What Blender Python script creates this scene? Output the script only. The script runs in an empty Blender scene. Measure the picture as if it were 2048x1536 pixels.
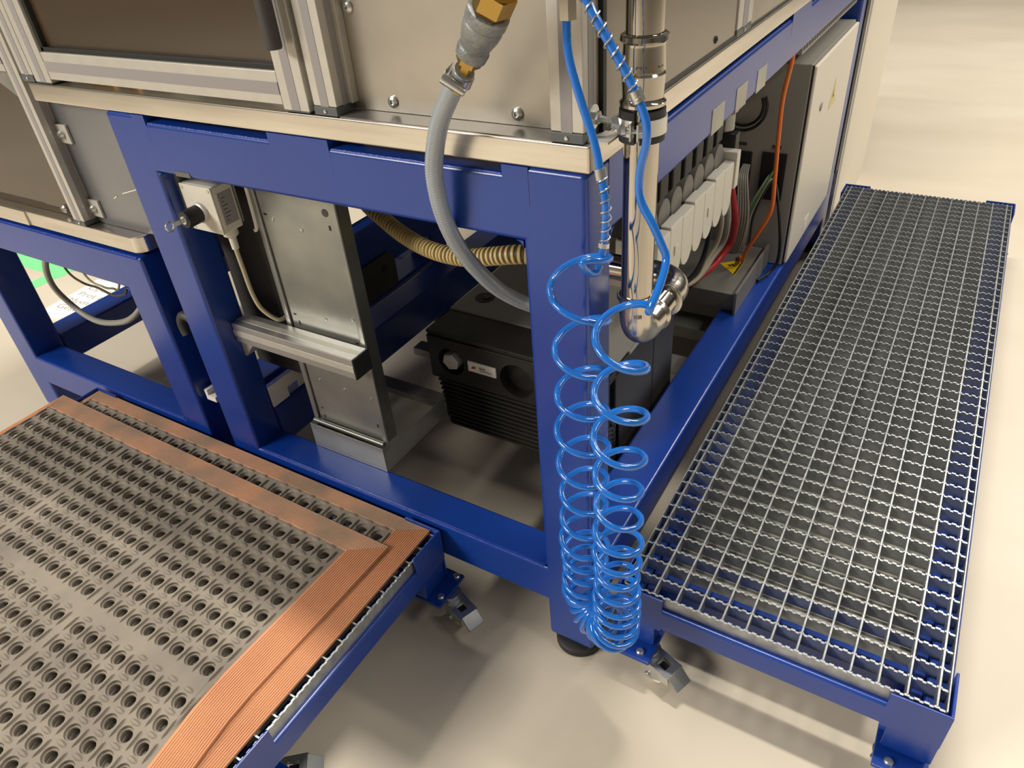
import bpy, bmesh, math, random
from mathutils import Vector, Matrix
random.seed(7)
S = bpy.context.scene
COL = S.collection
PI = math.pi
# ------------------------------------------------------------------ camera
CR = ((0.8577802, 0.50886818, -0.07256935), (0.25016777, -0.53662514, -0.80588432), (-0.44903142, 0.6731171, -0.58760884))
cam = bpy.data.cameras.new('camera'); camo = bpy.data.objects.new('camera', cam); COL.objects.link(camo)
cam.sensor_width = 36.0; cam.lens = 1459.36 / 2048 * 36; cam.clip_start = 0.01
m = Matrix(((CR[0][0], -CR[1][0], -CR[2][0], 0.3958), (CR[0][1], -CR[1][1], -CR[2][1], -0.8110), (CR[0][2], -CR[1][2], -CR[2][2], 1.3902), (0, 0, 0, 1)))
camo.matrix_world = m
S.camera = camo
# ------------------------------------------------------------------ light
W = bpy.data.worlds.new('hall'); S.world = W; W.use_nodes = True
W.node_tree.nodes['Background'].inputs[0].default_value = (1.0, 0.94, 0.85, 1)
W.node_tree.nodes['Background'].inputs[1].default_value = 0.18
def area(name, loc, sx, sy, power, col=(1.0, 0.94, 0.845), rot=(0, 0, 0)):
    l = bpy.data.lights.new(name, 'AREA'); l.shape = 'RECTANGLE'; l.size = sx; l.size_y = sy; l.energy = power; l.color = col
    o = bpy.data.objects.new(name, l); COL.objects.link(o); o.location = loc; o.rotation_euler = rot
    return o
area('hall_lamp_over', (-0.3, 0.7, 4.6), 1.3, 0.16, 190)
area('hall_lamp_front', (-4.2, -5.6, 4.4), 3.0, 1.2, 560, rot=(math.radians(50), 0, math.radians(-37)))
area('hall_lamp_right', (3.4, 0.8, 4.6), 0.4, 2.4, 150)
area('hall_lamp_rear', (2.2, 5.4, 4.6), 2.4, 0.4, 320)
area('hall_lamp_left', (-3.6, 0.2, 4.6), 0.4, 2.4, 110)
S.view_settings.view_transform = 'Standard'; S.view_settings.look = 'None'; S.view_settings.gamma = 1.0
S.view_settings.exposure = -0.17
try: S.view_settings.use_curve_mapping = False
except Exception: pass

# ------------------------------------------------------------------ materials
def lin(c):
    return tuple(((v / 255) / 12.92 if v <= 10.3 else (((v / 255) + 0.055) / 1.055) ** 2.4) for v in c) + (1.0,)
MATS = {}
def mat(name, rgb, rough=0.5, metal=0.0, var=None, scale=6.0, bump=0.0, bscale=80.0, spec=0.5, trans=0.0, coat=0.0, stretch=None, detail=5.0):
    mt = bpy.data.materials.new(name); mt.use_nodes = True; nt = mt.node_tree; n = nt.nodes; L = nt.links
    p = n['Principled BSDF']
    p.inputs['Base Color'].default_value = lin(rgb); p.inputs['Roughness'].default_value = rough; p.inputs['Metallic'].default_value = metal
    p.inputs['Specular IOR Level'].default_value = spec; p.inputs['Transmission Weight'].default_value = trans
    p.inputs['Coat Weight'].default_value = coat
    tc = n.new('ShaderNodeTexCoord'); src = tc.outputs['Object']
    if stretch:
        mp = n.new('ShaderNodeMapping'); mp.inputs['Scale'].default_value = stretch; L.new(src, mp.inputs['Vector']); src = mp.outputs['Vector']
    if var:
        ns = n.new('ShaderNodeTexNoise'); ns.inputs['Scale'].default_value = scale; ns.inputs['Detail'].default_value = detail
        L.new(src, ns.inputs['Vector'])
        cr = n.new('ShaderNodeValToRGB'); cr.color_ramp.elements[0].position = 0.35; cr.color_ramp.elements[1].position = 0.68
        cr.color_ramp.elements[0].color = lin(rgb); cr.color_ramp.elements[1].color = lin(var)
        L.new(ns.outputs['Fac'], cr.inputs['Fac']); L.new(cr.outputs['Color'], p.inputs['Base Color'])
    if bump:
        nb = n.new('ShaderNodeTexNoise'); nb.inputs['Scale'].default_value = bscale; nb.inputs['Detail'].default_value = 3
        L.new(src, nb.inputs['Vector'])
        b = n.new('ShaderNodeBump'); b.inputs['Strength'].default_value = bump; b.inputs['Distance'].default_value = 0.002
        L.new(nb.outputs['Fac'], b.inputs['Height']); L.new(b.outputs['Normal'], p.inputs['Normal'])
    MATS[name] = mt
    return mt
mat('floor', (210, 200, 182), 0.42, var=(199, 188, 169), scale=1.3, bump=0.05, bscale=9, spec=0.35, stretch=(0.7, 1.6, 1))
mat('hall_wall', (168, 164, 154), 0.8)
mat('blue', (13, 58, 145), 0.29, var=(11, 52, 137), scale=3, bump=0.05, bscale=160, spec=0.6).node_tree.nodes['Principled BSDF'].inputs['IOR'].default_value = 1.55
mat('weld', (22, 54, 155), 0.35, bump=0.8, bscale=260)
mat('alu_plate', (224, 218, 208), 0.27, 0.97, var=(206, 200, 190), scale=4, stretch=(1, 1, 14))
mat('alu', (205, 201, 192), 0.42, 0.45, var=(198, 194, 186), scale=30)
mat('alu_stub', (200, 198, 196), 0.36, 0.8)
mat('slot', (150, 145, 145), 0.55)
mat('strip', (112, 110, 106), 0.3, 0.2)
mat('block', (88, 92, 94), 0.45)
mat('steel', (190, 183, 171), 0.36, 0.6, var=(166, 159, 149), scale=5, bump=0.03)
mat('sheet', (150, 150, 156), 0.3, 0.7, var=(134, 136, 142), scale=3)
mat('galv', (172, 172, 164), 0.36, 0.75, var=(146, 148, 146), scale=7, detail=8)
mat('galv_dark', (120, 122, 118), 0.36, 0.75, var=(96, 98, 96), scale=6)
mat('grating', (186, 189, 190), 0.38, 0.8, var=(150, 154, 156), scale=40)
mat('stainless', (184, 178, 168), 0.09, 1.0, bump=0.02, bscale=12)
mat('stainless_cast', (192, 186, 177), 0.2, 1.0, bump=0.25, bscale=55)
mat('zinc', (205, 206, 204), 0.28, 0.9)
mat('malleable', (150, 152, 150), 0.5, 0.5, var=(122, 126, 126), scale=60, bump=0.6, bscale=220)
mat('brass', (186, 152, 84), 0.32, 0.95, bump=0.1)
mat('mat_rubber', (134, 125, 112), 0.75, var=(112, 104, 94), scale=9, bump=0.25, bscale=420, detail=8)
mat('mat_orange', (206, 146, 104), 0.6, var=(194, 136, 98), scale=9, bump=0.15, bscale=400, detail=7)
mat('mat_orange_worn', (200, 150, 118), 0.65, var=(152, 130, 110), scale=8, bump=0.15, bscale=400, detail=8)
mat('tray', (158, 154, 145), 0.5, 0.3, var=(118, 116, 110), scale=4, detail=9)
mat('black', (22, 22, 23), 0.5)
mat('rubber', (34, 34, 35), 0.6)
mat('pump', (34, 32, 30), 0.5, var=(44, 42, 39), scale=20, bump=0.2, bscale=300)
mat('pump_grey', (150, 148, 143), 0.5, bump=0.1, bscale=300)
mat('nut', (206, 203, 197), 0.4, 0.2)
mat('white', (236, 232, 222), 0.45)
mat('housing', (226, 218, 200), 0.45)
mat('tray_grey', (112, 110, 104), 0.5, bump=0.05, bscale=300)
mat('cabinet', (150, 147, 138), 0.5, bump=0.05, bscale=300)  # shade under the plate put into the body colour, door left lighter
mat('cabinet_door', (222, 215, 200), 0.45, bump=0.05, bscale=300)
mat('valve', (208, 203, 190), 0.5)
mat('keybox', (214, 210, 196), 0.5)
mat('cap_shaded', (112, 108, 103), 0.5)  # shade over the valve caps put into this darker grey
mat('label_grey', (150, 146, 144), 0.5, 0.2)
mat('charcoal', (62, 60, 58), 0.55)
mat('hose_blue', (24, 110, 206), 0.14, spec=0.6, coat=0.5)
mat('hose_beige', (198, 176, 120), 0.45)
mat('hose_dark', (80, 66, 40), 0.6)
mat('hose_wire', (186, 192, 198), 0.3, 0.1)
mat('cable_grey', (150, 148, 138), 0.45)
mat('cable_beige', (186, 176, 146), 0.45)
mat('cable_black', (24, 24, 26), 0.4)
mat('orange', (226, 112, 34), 0.4)
mat('red', (170, 28, 36), 0.35)
mat('green', (62, 130, 58), 0.45)
mat('sky_blue', (90, 160, 220), 0.4)
mat('yellow', (236, 196, 20), 0.45)
mat('pale_yellow', (222, 206, 140), 0.5)
mat('ink', (40, 38, 40), 0.6)
mat('red_ink', (190, 40, 36), 0.5)
mat('paper', (246, 244, 238), 0.7)
mat('pencil', (168, 160, 150), 0.7)
mat('tape', (128, 226, 150), 0.6)
mat('tan', (206, 168, 104), 0.6)
# braided, clear hose
def clear_hose():
    mt = mat('hose_grey', (172, 180, 186), 0.22, spec=0.5, trans=0.25)
    return mt
clear_hose()
def tinted(nm='tinted', c1=(150, 130, 108), c2=(246, 234, 214), f=0.26):
    mt = bpy.data.materials.new(nm); mt.use_nodes = True; nt = mt.node_tree; n = nt.nodes; L = nt.links
    p = n['Principled BSDF']; p.inputs['Base Color'].default_value = lin(c1); p.inputs['Roughness'].default_value = 0.3
    tr = n.new('ShaderNodeBsdfTransparent'); tr.inputs['Color'].default_value = lin(c2)
    mx = n.new('ShaderNodeMixShader'); mx.inputs[0].default_value = f
    L.new(tr.outputs[0], mx.inputs[1]); L.new(p.outputs[0], mx.inputs[2])
    fr = n.new('ShaderNodeFresnel'); fr.inputs['IOR'].default_value = 1.6
    gl_ = n.new('ShaderNodeBsdfGlossy'); gl_.inputs['Roughness'].default_value = 0.03
    m2 = n.new('ShaderNodeMixShader'); L.new(fr.outputs[0], m2.inputs[0]); L.new(mx.outputs[0], m2.inputs[1]); L.new(gl_.outputs[0], m2.inputs[2])
    L.new(m2.outputs[0], n['Material Output'].inputs[0])
    MATS[nm] = mt
tinted(); tinted('tinted_light', (150, 136, 116), (190, 176, 152), 0.5)

# ------------------------------------------------------------------ mesh helpers
class B:
    def __init__(s): s.bm = bmesh.new()
    def merge(s, tb):
        me = bpy.data.meshes.new('t'); tb.to_mesh(me); tb.free(); s.bm.from_mesh(me); bpy.data.meshes.remove(me); return s
    def box(s, x0, x1, y0, y1, z0, z1, bev=0.0, seg=2, mtx=None):
        t = bmesh.new()
        bmesh.ops.create_cube(t, size=1.0)
        for v in t.verts:
            v.co = Vector(((x0 + x1) / 2 + v.co.x * (x1 - x0), (y0 + y1) / 2 + v.co.y * (y1 - y0), (z0 + z1) / 2 + v.co.z * (z1 - z0)))
        if bev: bmesh.ops.bevel(t, geom=t.edges[:], offset=bev, segments=seg, profile=0.5, affect='EDGES', clamp_overlap=True)
        if mtx is not None: t.transform(mtx)
        return s.merge(t)
    def prism(s, pts, axis, a, b, bev=0.0, mtx=None):
        t = bmesh.new()
        def mk(p, h): return {'x': (h, p[0], p[1]), 'y': (p[0], h, p[1]), 'z': (p[0], p[1], h)}[axis]
        v0 = [t.verts.new(mk(p, a)) for p in pts]; v1 = [t.verts.new(mk(p, b)) for p in pts]
        n = len(pts); t.faces.new(v0[::-1]); t.faces.new(v1)
        for i in range(n): t.faces.new((v0[i], v0[(i + 1) % n], v1[(i + 1) % n], v1[i]))
        bmesh.ops.recalc_face_normals(t, faces=t.faces[:])
        if bev: bmesh.ops.bevel(t, geom=t.edges[:], offset=bev, segments=2, profile=0.5, affect='EDGES', clamp_overlap=True)
        if mtx is not None: t.transform(mtx)
        return s.merge(t)
    def tube(s, pts, r, n=10, caps=True, closed=False):
        t = bmesh.new(); P = [Vector(p) for p in pts]; N = len(P)
        rr = r if hasattr(r, '__len__') else [r] * N
        rings = []; prev = None
        for i in range(N):
            if closed: T = (P[(i + 1) % N] - P[i - 1])
            else: T = (P[min(i + 1, N - 1)] - P[max(i - 1, 0)])
            if T.length < 1e-9: T = Vector((0, 0, 1))
            T.normalize()
            if prev is None:
                a = Vector((0, 0, 1)) if abs(T.z) < 0.9 else Vector((1, 0, 0)); nn = T.cross(a).normalized()
            else:
                nn = prev - T * prev.dot(T)
                nn = nn.normalized() if nn.length > 1e-6 else prev
            prev = nn; bb = T.cross(nn)
            rings.append([t.verts.new(P[i] + (nn * math.cos(2 * PI * k / n) + bb * math.sin(2 * PI * k / n)) * rr[i]) for k in range(n)])
        for i in range(N - 1 + (1 if closed else 0)):
            A = rings[i]; Bq = rings[(i + 1) % N]
            for k in range(n): t.faces.new((A[k], A[(k + 1) % n], Bq[(k + 1) % n], Bq[k]))
        if caps and not closed: t.faces.new(rings[0][::-1]); t.faces.new(rings[-1])
        bmesh.ops.recalc_face_normals(t, faces=t.faces[:])
        return s.merge(t)
    def lathe(s, prof, o, d, n=24, caps=True, rot=0.0):
        # prof: list of (distance along d, radius)
        d = Vector(d).normalized(); o = Vector(o)
        a = Vector((0, 0, 1)) if abs(d.z) < 0.9 else Vector((1, 0, 0)); u = d.cross(a).normalized(); w = d.cross(u)
        t = bmesh.new(); rings = []
        for (h, r) in prof:
            rings.append([t.verts.new(o + d * h + (u * math.cos(2 * PI * k / n + rot) + w * math.sin(2 * PI * k / n + rot)) * max(r, 1e-5)) for k in range(n)])
        for i in range(len(prof) - 1):
            for k in range(n): t.faces.new((rings[i][k], rings[i][(k + 1) % n], rings[i + 1][(k + 1) % n], rings[i + 1][k]))
        if caps: t.faces.new(rings[0][::-1]); t.faces.new(rings[-1])
        bmesh.ops.recalc_face_normals(t, faces=t.faces[:])
        return s.merge(t)
    def mesh(s, verts, faces):
        t = bmesh.new(); vs = [t.verts.new(v) for v in verts]
        for f in faces: t.faces.new([vs[i] for i in f])
        bmesh.ops.recalc_face_normals(t, faces=t.faces[:])
        return s.merge(t)
def obj(name, b, m, parent=None, label=None, sharp=38, kind=None):
    me = bpy.data.meshes.new(name); b.bm.to_mesh(me); b.bm.free()
    me.materials.append(MATS[m])
    me.shade_smooth(); me.set_sharp_from_angle(angle=math.radians(sharp))
    o = bpy.data.objects.new(name, me); COL.objects.link(o)
    wn = o.modifiers.new('even_shading', 'WEIGHTED_NORMAL'); wn.keep_sharp = True
    if parent is not None: adopt(o, parent)
    if label: o['label'] = label
    if kind: o['kind'] = kind
    return o
def adopt(o, parent):
    o.parent = parent
    if parent.type == 'EMPTY': o.matrix_parent_inverse = Matrix.Translation(-parent.location)
def thing(name, label, cat, loc=(0, 0, 0), group=None):
    o = bpy.data.objects.new(name, None); COL.objects.link(o); o.location = loc; o.empty_display_size = 0.05
    o['label'] = label; o['category'] = cat
    if group: o['group'] = group
    return o
def tag(o, label, cat, group=None, kind=None):
    o['label'] = label; o['category'] = cat
    if group: o['group'] = group
    if kind: o['kind'] = kind
    return o
def share(o, name, dx=0, dy=0, dz=0, parent=None):
    c = o.copy(); COL.objects.link(c); c.name = name
    c.location = o.location + Vector((dx, dy, dz))
    return c
def spline(P, per=8, closed=False):
    P = [Vector(p) for p in P]; out = []
    for i in range(len(P) - 1):
        p0 = P[max(i - 1, 0)]; p1 = P[i]; p2 = P[i + 1]; p3 = P[min(i + 2, len(P) - 1)]
        for k in range(per):
            t = k / per
            out.append(0.5 * ((2 * p1) + (p2 - p0) * t + (2 * p0 - 5 * p1 + 4 * p2 - p3) * t * t + (3 * p1 - p0 - 3 * p2 + p3) * t ** 3))
    out.append(P[-1]); return out
def text_mesh(name, body, size, mtx, m, parent, depth=0.0003, bold=False):
    cu = bpy.data.curves.new(name, 'FONT'); cu.body = body; cu.size = size; cu.extrude = depth; cu.align_x = 'LEFT'
    cu.offset = 0.012 * size if bold else 0
    to = bpy.data.objects.new('tmp', cu); COL.objects.link(to)
    dg = bpy.context.evaluated_depsgraph_get(); me = bpy.data.meshes.new_from_object(to.evaluated_get(dg))
    bpy.data.objects.remove(to); bpy.data.curves.remove(cu)
    me.transform(mtx); me.materials.clear(); me.materials.append(MATS[m]); me.name = name
    o = bpy.data.objects.new(name, me); COL.objects.link(o)
    if parent is not None: adopt(o, parent)
    return o
def basis(origin, ux, uy):
    ux = Vector(ux).normalized(); uy = Vector(uy).normalized(); uz = ux.cross(uy)
    return Matrix(((ux.x, uy.x, uz.x, origin[0]), (ux.y, uy.y, uz.y, origin[1]), (ux.z, uy.z, uz.z, origin[2]), (0, 0, 0, 1)))
def screw(parent, c, d, r=0.008, h=0.004, m='zinc', name='screw', n=18):
    b = B().lathe([(0, r), (h * 0.55, r), (h, r * 0.62), (h, r * 0.4), (h * 0.45, r * 0.38), (h * 0.45, 0.0001)], c, d, n=n)
    return obj(name, b, m, parent)
def fillet(b, cx, cz, sx, sz, r, y0, y1, axis='y'):
    pts = [(cx, cz)] + [(cx + sx * (r - r * math.cos(a)), cz + sz * (r - r * math.sin(a))) for a in [PI / 2 * k / 5 for k in range(6)]][::-1]
    b.prism(pts, axis, y0, y1)

# ------------------------------------------------------------------ floor
o = obj('floor', B().box(-14, 14, -8, 22, -0.05, 0.0), 'floor'); o['kind'] = 'structure'; o['label'] = 'pale cream coated hall floor'; o['category'] = 'floor'
for nm, a in (('wall_back', (-14, 14, 22, 22.2, 0, 6)), ('wall_front', (-14, 14, -8.2, -8, 0, 6)), ('wall_left', (-14.2, -14, -8, 22, 0, 6)), ('wall_right', (14, 14.2, -8, 22, 0, 6))):
    o = obj(nm, B().box(*a), 'hall_wall'); o['kind'] = 'structure'; o['label'] = 'plain pale hall ' + nm.replace('_', ' '); o['category'] = 'wall'
tp = thing('green_marking', 'pale green tape lines stuck on the floor beyond the smaller frame', 'tape', (-3.0, 0.6, 0))
obj('tape_strip', B().box(-4.6, -2.93, 0.612, 0.73, 0.0002, 0.0012), 'tape', tp)
obj('tape_strip', B().box(-3.02, -2.94, 0.30, 0.6115, 0.0002, 0.0012), 'tape', tp)

# ------------------------------------------------------------------ main machine frame
def tube_bar(x0, x1, y0, y1, z0, z1, bev=0.008): return B().box(x0, x1, y0, y1, z0, z1, bev, 3)
mf = thing('machine_stand', 'large welded blue steel frame carrying the machine on square tube legs', 'frame', (-0.5, 1.0, 0.0))
for nm, a in (('leg', (-0.105, -0.005, 0, 0.08, 0.035, 1.0535)), ('leg', (-1.012, -0.912, 0, 0.08, 0.035, 1.0535)),
              ('leg', (-0.105, -0.005, 2.07, 2.15, 0.035, 1.0535)), ('leg', (-1.012, -0.912, 2.07, 2.15, 0.035, 1.0535))):
    obj(nm, tube_bar(*a), 'blue', mf)
b = tube_bar(-0.93, -0.087, -0.0003, 0.08, 0.945, 1.041)
fillet(b, -0.105, 0.945, -1, -1, 0.012, 0.001, 0.079); fillet(b, -0.912, 0.945, 1, -1, 0.012, 0.001, 0.079)
obj('front_beam', b, 'blue', mf)
b = tube_bar(-0.93, -0.087, -0.0003, 0.085, 0.145, 0.245)
fillet(b, -0.105, 0.245, -1, 1, 0.006, 0.001, 0.079)
obj('lower_front_beam', b, 'blue', mf)
b = tube_bar(-0.085, -0.0047, 0.065, 2.085, 0.945, 1.041); fillet(b, 0.08, 0.945, 1, -1, 0.014, -0.08, -0.006, 'x')
obj('side_beam', b, 'blue', mf)
b = tube_bar(-0.105, -0.0047, 0.065, 2.085, 0.145, 0.252)
fillet(b, 2.07, 0.252, -1, 1, 0.05, -0.1, -0.006, 'x')
obj('lower_side_beam', b, 'blue', mf)
obj('side_beam', tube_bar(-1.0115, -0.932, 0.0795, 2.0705, 0.945, 1.041), 'blue', mf)
obj('lower_side_beam', tube_bar(-1.0115, -0.912, 0.0795, 2.0705, 0.2, 0.318), 'blue', mf)
obj('rear_beam', tube_bar(-0.9125, -0.1045, 2.07, 2.1495, 0.945, 1.041), 'blue', mf)
obj('lower_rear_beam', tube_bar(-0.9125, -0.1045, 2.07, 2.1495, 0.145, 0.245), 'blue', mf)
obj('middle_rail', tube_bar(-0.99, -0.94, 0.16, 2.0705, 0.46, 0.60, 0.004), 'blue', mf)
for x0, x1 in ((-0.93, -0.895), (-0.578, -0.446), (-0.131, -0.09)):
    obj('support_pad', B().box(x0, x1, -0.0004, 0.079, 1.0, 1.0535), 'blue', mf)
for y0, y1 in ((0.07, 0.13), (1.06, 1.24), (2.0, 2.15)):
    obj('support_pad', B().box(-0.085, -0.0045, y0, y1, 1.0, 1.0535), 'blue', mf)
def weld_bead(p, q, r=0.0022, n=60):
    p = Vector(p); q = Vector(q); pts = []; rr = []
    for i in range(n + 1):
        pts.append(p.lerp(q, i / n)); rr.append(r * (0.75 + 0.5 * random.random()))
    return B().tube(pts, rr, 6)
for p, q in (((-0.893, 0.0035, 1.0385), (-0.58, 0.0035, 1.0385)), ((-0.444, 0.0035, 1.0385), (-0.133, 0.0035, 1.0385)), ((-0.90, 0.003, 0.2425), (-0.11, 0.003, 0.2425))):
    obj('weld_seam', weld_bead(p, q), 'weld', mf)
# galvanised cover plates set in the side beam and the front beam
for y0 in (0.512, 0.657, 0.80):
    obj('slot_cover', B().box(-0.0062, -0.0035, y0, y0 + 0.07, 0.9455, 0.992, 0.0006), 'galv', mf)
obj('slot_cover', B().box(-0.857, -0.815, -0.0012, 0.001, 0.9462, 0.956, 0.0004), 'galv_dark', mf)
for x, y in ((-0.053, 0.038), (-0.962, 0.04), (-0.053, 2.11), (-0.962, 2.11)):
    f = obj('levelling_foot', B().lathe([(0, 0.046), (0.004, 0.05), (0.018, 0.05), (0.023, 0.044), (0.025, 0.02), (0.04, 0.02)], (x, y, 0), (0, 0, 1), 36), 'rubber', mf)
obj('rear_shade_sheet', B().box(-0.91, -0.106, 2.09, 2.095, 0.246, 0.944), 'charcoal', mf)  # added to close the back and darken the space inside the frame
# cross rails inside carrying the pump, and far sheet-metal rails
for y in (0.42, 0.62):
    obj('cross_rail', B().box(-0.915, -0.1, y, y + 0.045, 0.146, 0.1715, 0.002), 'galv', mf)
for y in (0.80, 1.04):
    obj('cross_rail', B().box(-0.915, -0.1, y, y + 0.09, 0.15, 0.19, 0.002), 'galv', mf)

# ------------------------------------------------------------------ base plate
bp = thing('base_plate', 'thick bright aluminium plate lying on the large blue frame', 'plate', (-0.6, 1.0, 1.054))
obj('plate', B().box(-1.24, 0.0, 0.0, 2.15, 1.054, 1.09, 0.0035, 2), 'alu_plate', bp)

# ------------------------------------------------------------------ aluminium profile
def profile(name, parent, x0, x1, y0, y1, z0, z1, axis, faces, m='alu', slot='slot', sl=0.34):
    """square extrusion with a grey cover strip in the slot of each listed face"""
    o = obj(name, B().box(x0, x1, y0, y1, z0, z1, 0.0022, 2), m, parent)
    e = 0.0006
    for f in faces:
        lo, hi = 0.5 - sl / 2, 0.5 + sl / 2
        ax = {'-y': 'x', '+y': 'x', '-x': 'y', '+x': 'y', '+z': None, '-z': None}[f]
        X0, X1, Y0, Y1, Z0, Z1 = x0, x1, y0, y1, z0, z1
        def cut(a, c): return a + (c - a) * lo, a + (c - a) * hi
        if axis == 'z':
            if f in ('-y', '+y'): X0, X1 = cut(x0, x1)
            else: Y0, Y1 = cut(y0, y1)
        elif axis == 'x':
            if f in ('-y', '+y'): Z0, Z1 = cut(z0, z1)
            else: Y0, Y1 = cut(y0, y1)
        else:
            if f in ('-x', '+x'): Z0, Z1 = cut(z0, z1)
            else: X0, X1 = cut(x0, x1)
        if f == '-y': Y0, Y1 = y0 - e, y0 + 0.004
        if f == '+y': Y0, Y1 = y1 - 0.004, y1 + e
        if f == '-x': X0, X1 = x0 - e, x0 + 0.004
        if f == '+x': X0, X1 = x1 - 0.004, x1 + e
        if f == '+z': Z0, Z1 = z1 - 0.004, z1 + e
        if f == '-z': Z0, Z1 = z0 - e, z0 + 0.004
        obj('slot_strip', B().box(X0, X1, Y0, Y1, Z0, Z1), slot, o)
    return o
def foot_block(parent, x0, x1, y0, y1, z0, z1, face='-y'):
    o = obj('foot_block', B().box(x0, x1, y0, y1, z0, z1, 0.002), 'block', parent)
    xc = (x0 + x1) / 2; zc = (z0 + z1) / 2; yc = (y0 + y1) / 2
    if face == '-y': c, d = (xc, y0 - 0.0003, zc), (0, -1, 0)
    else: c, d = (x1 + 0.0003, yc, zc), (1, 0, 0)
    obj('pin', B().lathe([(-0.002, 0.003), (0.0012, 0.003), (0.002, 0.002)], c, d, 12), 'zinc', o)
    return o
ZT = 1.62
enc = thing('machine_enclosure', 'aluminium profile enclosure with tinted door standing on the bright plate', 'enclosure', (-0.6, 1.0, 1.09))
for (x0, x1) in ((-1.255, -1.2125), (-0.46, -0.4135), (-0.055, -0.0085)):
    foot_block(enc, x0, x1, 0.0015, 0.048, 1.0905, 1.1035)
    profile('post', enc, x0, x1, 0.003, 0.0475, 1.1036, ZT, 'z', ('-y', '+x', '-x'))
door = obj('door', B().box(-1.1495, -0.5235, 0.0005, 0.0405, 1.1002, 1.15, 0.0022), 'alu', enc)
obj('slot_strip', B().box(-1.149, -0.524, -0.0003, 0.004, 1.1155, 1.1335), 'slot', door)
for (x0, x1, s) in ((-1.205, -1.15, 1), (-0.523, -0.4685, 1)):
    st = obj('stile', B().box(x0, x1, 0.0, 0.041, 1.0932, ZT, 0.0022), 'alu', door)
    w = (x1 - x0)
    obj('slot_strip', B().box(x0 + w * 0.34, x0 + w * 0.66, -0.0006, 0.004, 1.0945, ZT), 'slot', door)
    obj('end_cap', B().box(x0 + 0.001, x1 - 0.001, 0.001, 0.04, 1.0915, 1.0931), 'block', door)
obj('tinted_pane', B().box(-1.149, -0.524, 0.018, 0.023, 1.1502, ZT), 'tinted', door)
obj('gasket', B().box(-1.149, -0.524, 0.006, 0.0175, 1.1502, 1.158, 0.001).box(-1.1495, -1.141, 0.006, 0.0175, 1.1502, ZT, 0.001), 'black', door)
obj('handle', B().lathe([(0, 0.002), (0.001, 0.011), (0.004, 0.0125), (0.4, 0.0125)], (-0.487, -0.022, 1.186), (0, 0, 1), 20), 'charcoal', door)
obj('handle_bracket', B().box(-0.496, -0.478, -0.024, 0.0, 1.30, 1.33, 0.002), 'charcoal', door)
pn = obj('steel_panel', B().box(-0.4132, -0.0552, 0.045, 0.0505, 1.092, ZT), 'steel', enc)
for x, z in ((-0.339, 1.107), (-0.127, 1.107), (-0.3935, 1.232), (-0.08, 1.4), (-0.3935, 1.5)):
    screw(pn, (x, 0.0449, z), (0, -1, 0), 0.0085, 0.005)
obj('edge_rail', B().box(-0.4132, -0.405, 0.03, 0.0448, 1.1036, ZT, 0.001), 'alu', enc)
# side of the enclosure
profile('side_post', enc, -0.0555, -0.002, 0.61, 0.70, 1.1036, ZT, 'z', ('+x',))
foot_block(enc, -0.0555, -0.002, 0.61, 0.70, 1.0905, 1.1035, '+x')
profile('side_post', enc, -0.0555, -0.002, 1.32, 1.41, 1.1036, ZT, 'z', ('+x',))
profile('side_post', enc, -0.0555, -0.002, 2.08, 2.15, 1.1036, ZT, 'z', ('+x',))
sp = obj('side_pane', B().box(-0.010, -0.005, 0.058, 0.6095, 1.097, ZT), 'tinted_light', enc)
obj('side_pane', B().box(-0.010, -0.005, 0.7005, 1.3195, 1.095, ZT), 'steel', enc)
obj('side_pane', B().box(-0.010, -0.005, 1.4105, 2.0795, 1.095, ZT), 'steel', enc)
obj('gasket', B().box(-0.0105, -0.003, 0.0478, 0.0575, 1.0905, ZT), 'black', enc)
obj('gasket', B().box(-0.012, -0.003, 0.058, 0.6095, 1.0903, 1.0968), 'black', enc)
obj('gasket', B().box(-0.012, -0.003, 0.7005, 1.3195, 1.0903, 1.0948), 'black', enc)
obj('grey_strip', B().box(-0.4130, -0.0555, 0.0045, 0.0448, 1.0902, 1.0912), 'strip', enc)  # flat grey strip over the plate top before the steel panel
screw(sp, (-0.0049, 0.495, 1.112), (1, 0, 0), 0.006, 0.003, 'black')
obj('reflected_post', B().box(-0.075, -0.045, 0.235, 0.285, 1.0905, ZT, 0.002), 'alu', enc)  # added bar standing in for a post reflected in the side pane
obj('rear_panel', B().box(-1.2, -0.01, 2.12, 2.13, 1.0905, ZT), 'charcoal', enc)
obj('inner_panel', B().box(-1.2, -0.06, 0.62, 0.63, 1.0905, ZT), 'steel', enc)
obj('inner_panel', B().box(-0.466, -0.4605, 0.05, 0.618, 1.0905, ZT), 'charcoal', enc)
top = obj('top_rail', B().box(-1.255, -0.0085, 0.003, 0.0475, ZT, ZT + 0.045, 0.002), 'alu', enc)
# things on the plate behind the tinted pane
ds = thing('pedestal', 'round dark pedestal seen through the tinted door pane', 'pedestal', (-1.03, 0.31, 1.09))
obj('base_disc', B().lathe([(0, 0.075), (0.006, 0.075), (0.008, 0.07)], (-1.03, 0.31, 1.118), (0, 0, 1), 40), 'charcoal', ds)
obj('plinth', B().box(-1.08, -0.98, 0.27, 0.36, 1.0905, 1.1178, 0.004), 'sheet', ds)
obj('column', B().lathe([(0, 0.024), (0.4, 0.024)], (-1.03, 0.31, 1.1262), (0, 0, 1), 24), 'sheet', ds)
pk = thing('tan_panels', 'two thin tan panels upright behind the tinted door pane', 'tan_panel', (-1.05, 0.07, 1.09))  # thin tan uprights close behind the pane
obj('tan_panel', B().box(-1.125, -1.05, 0.06, 0.068, 1.0905, 1.55), 'tan', pk)
obj('tan_panel', B().box(-1.005, -0.975, 0.06, 0.068, 1.0905, 1.55), 'tan', pk)
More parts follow.
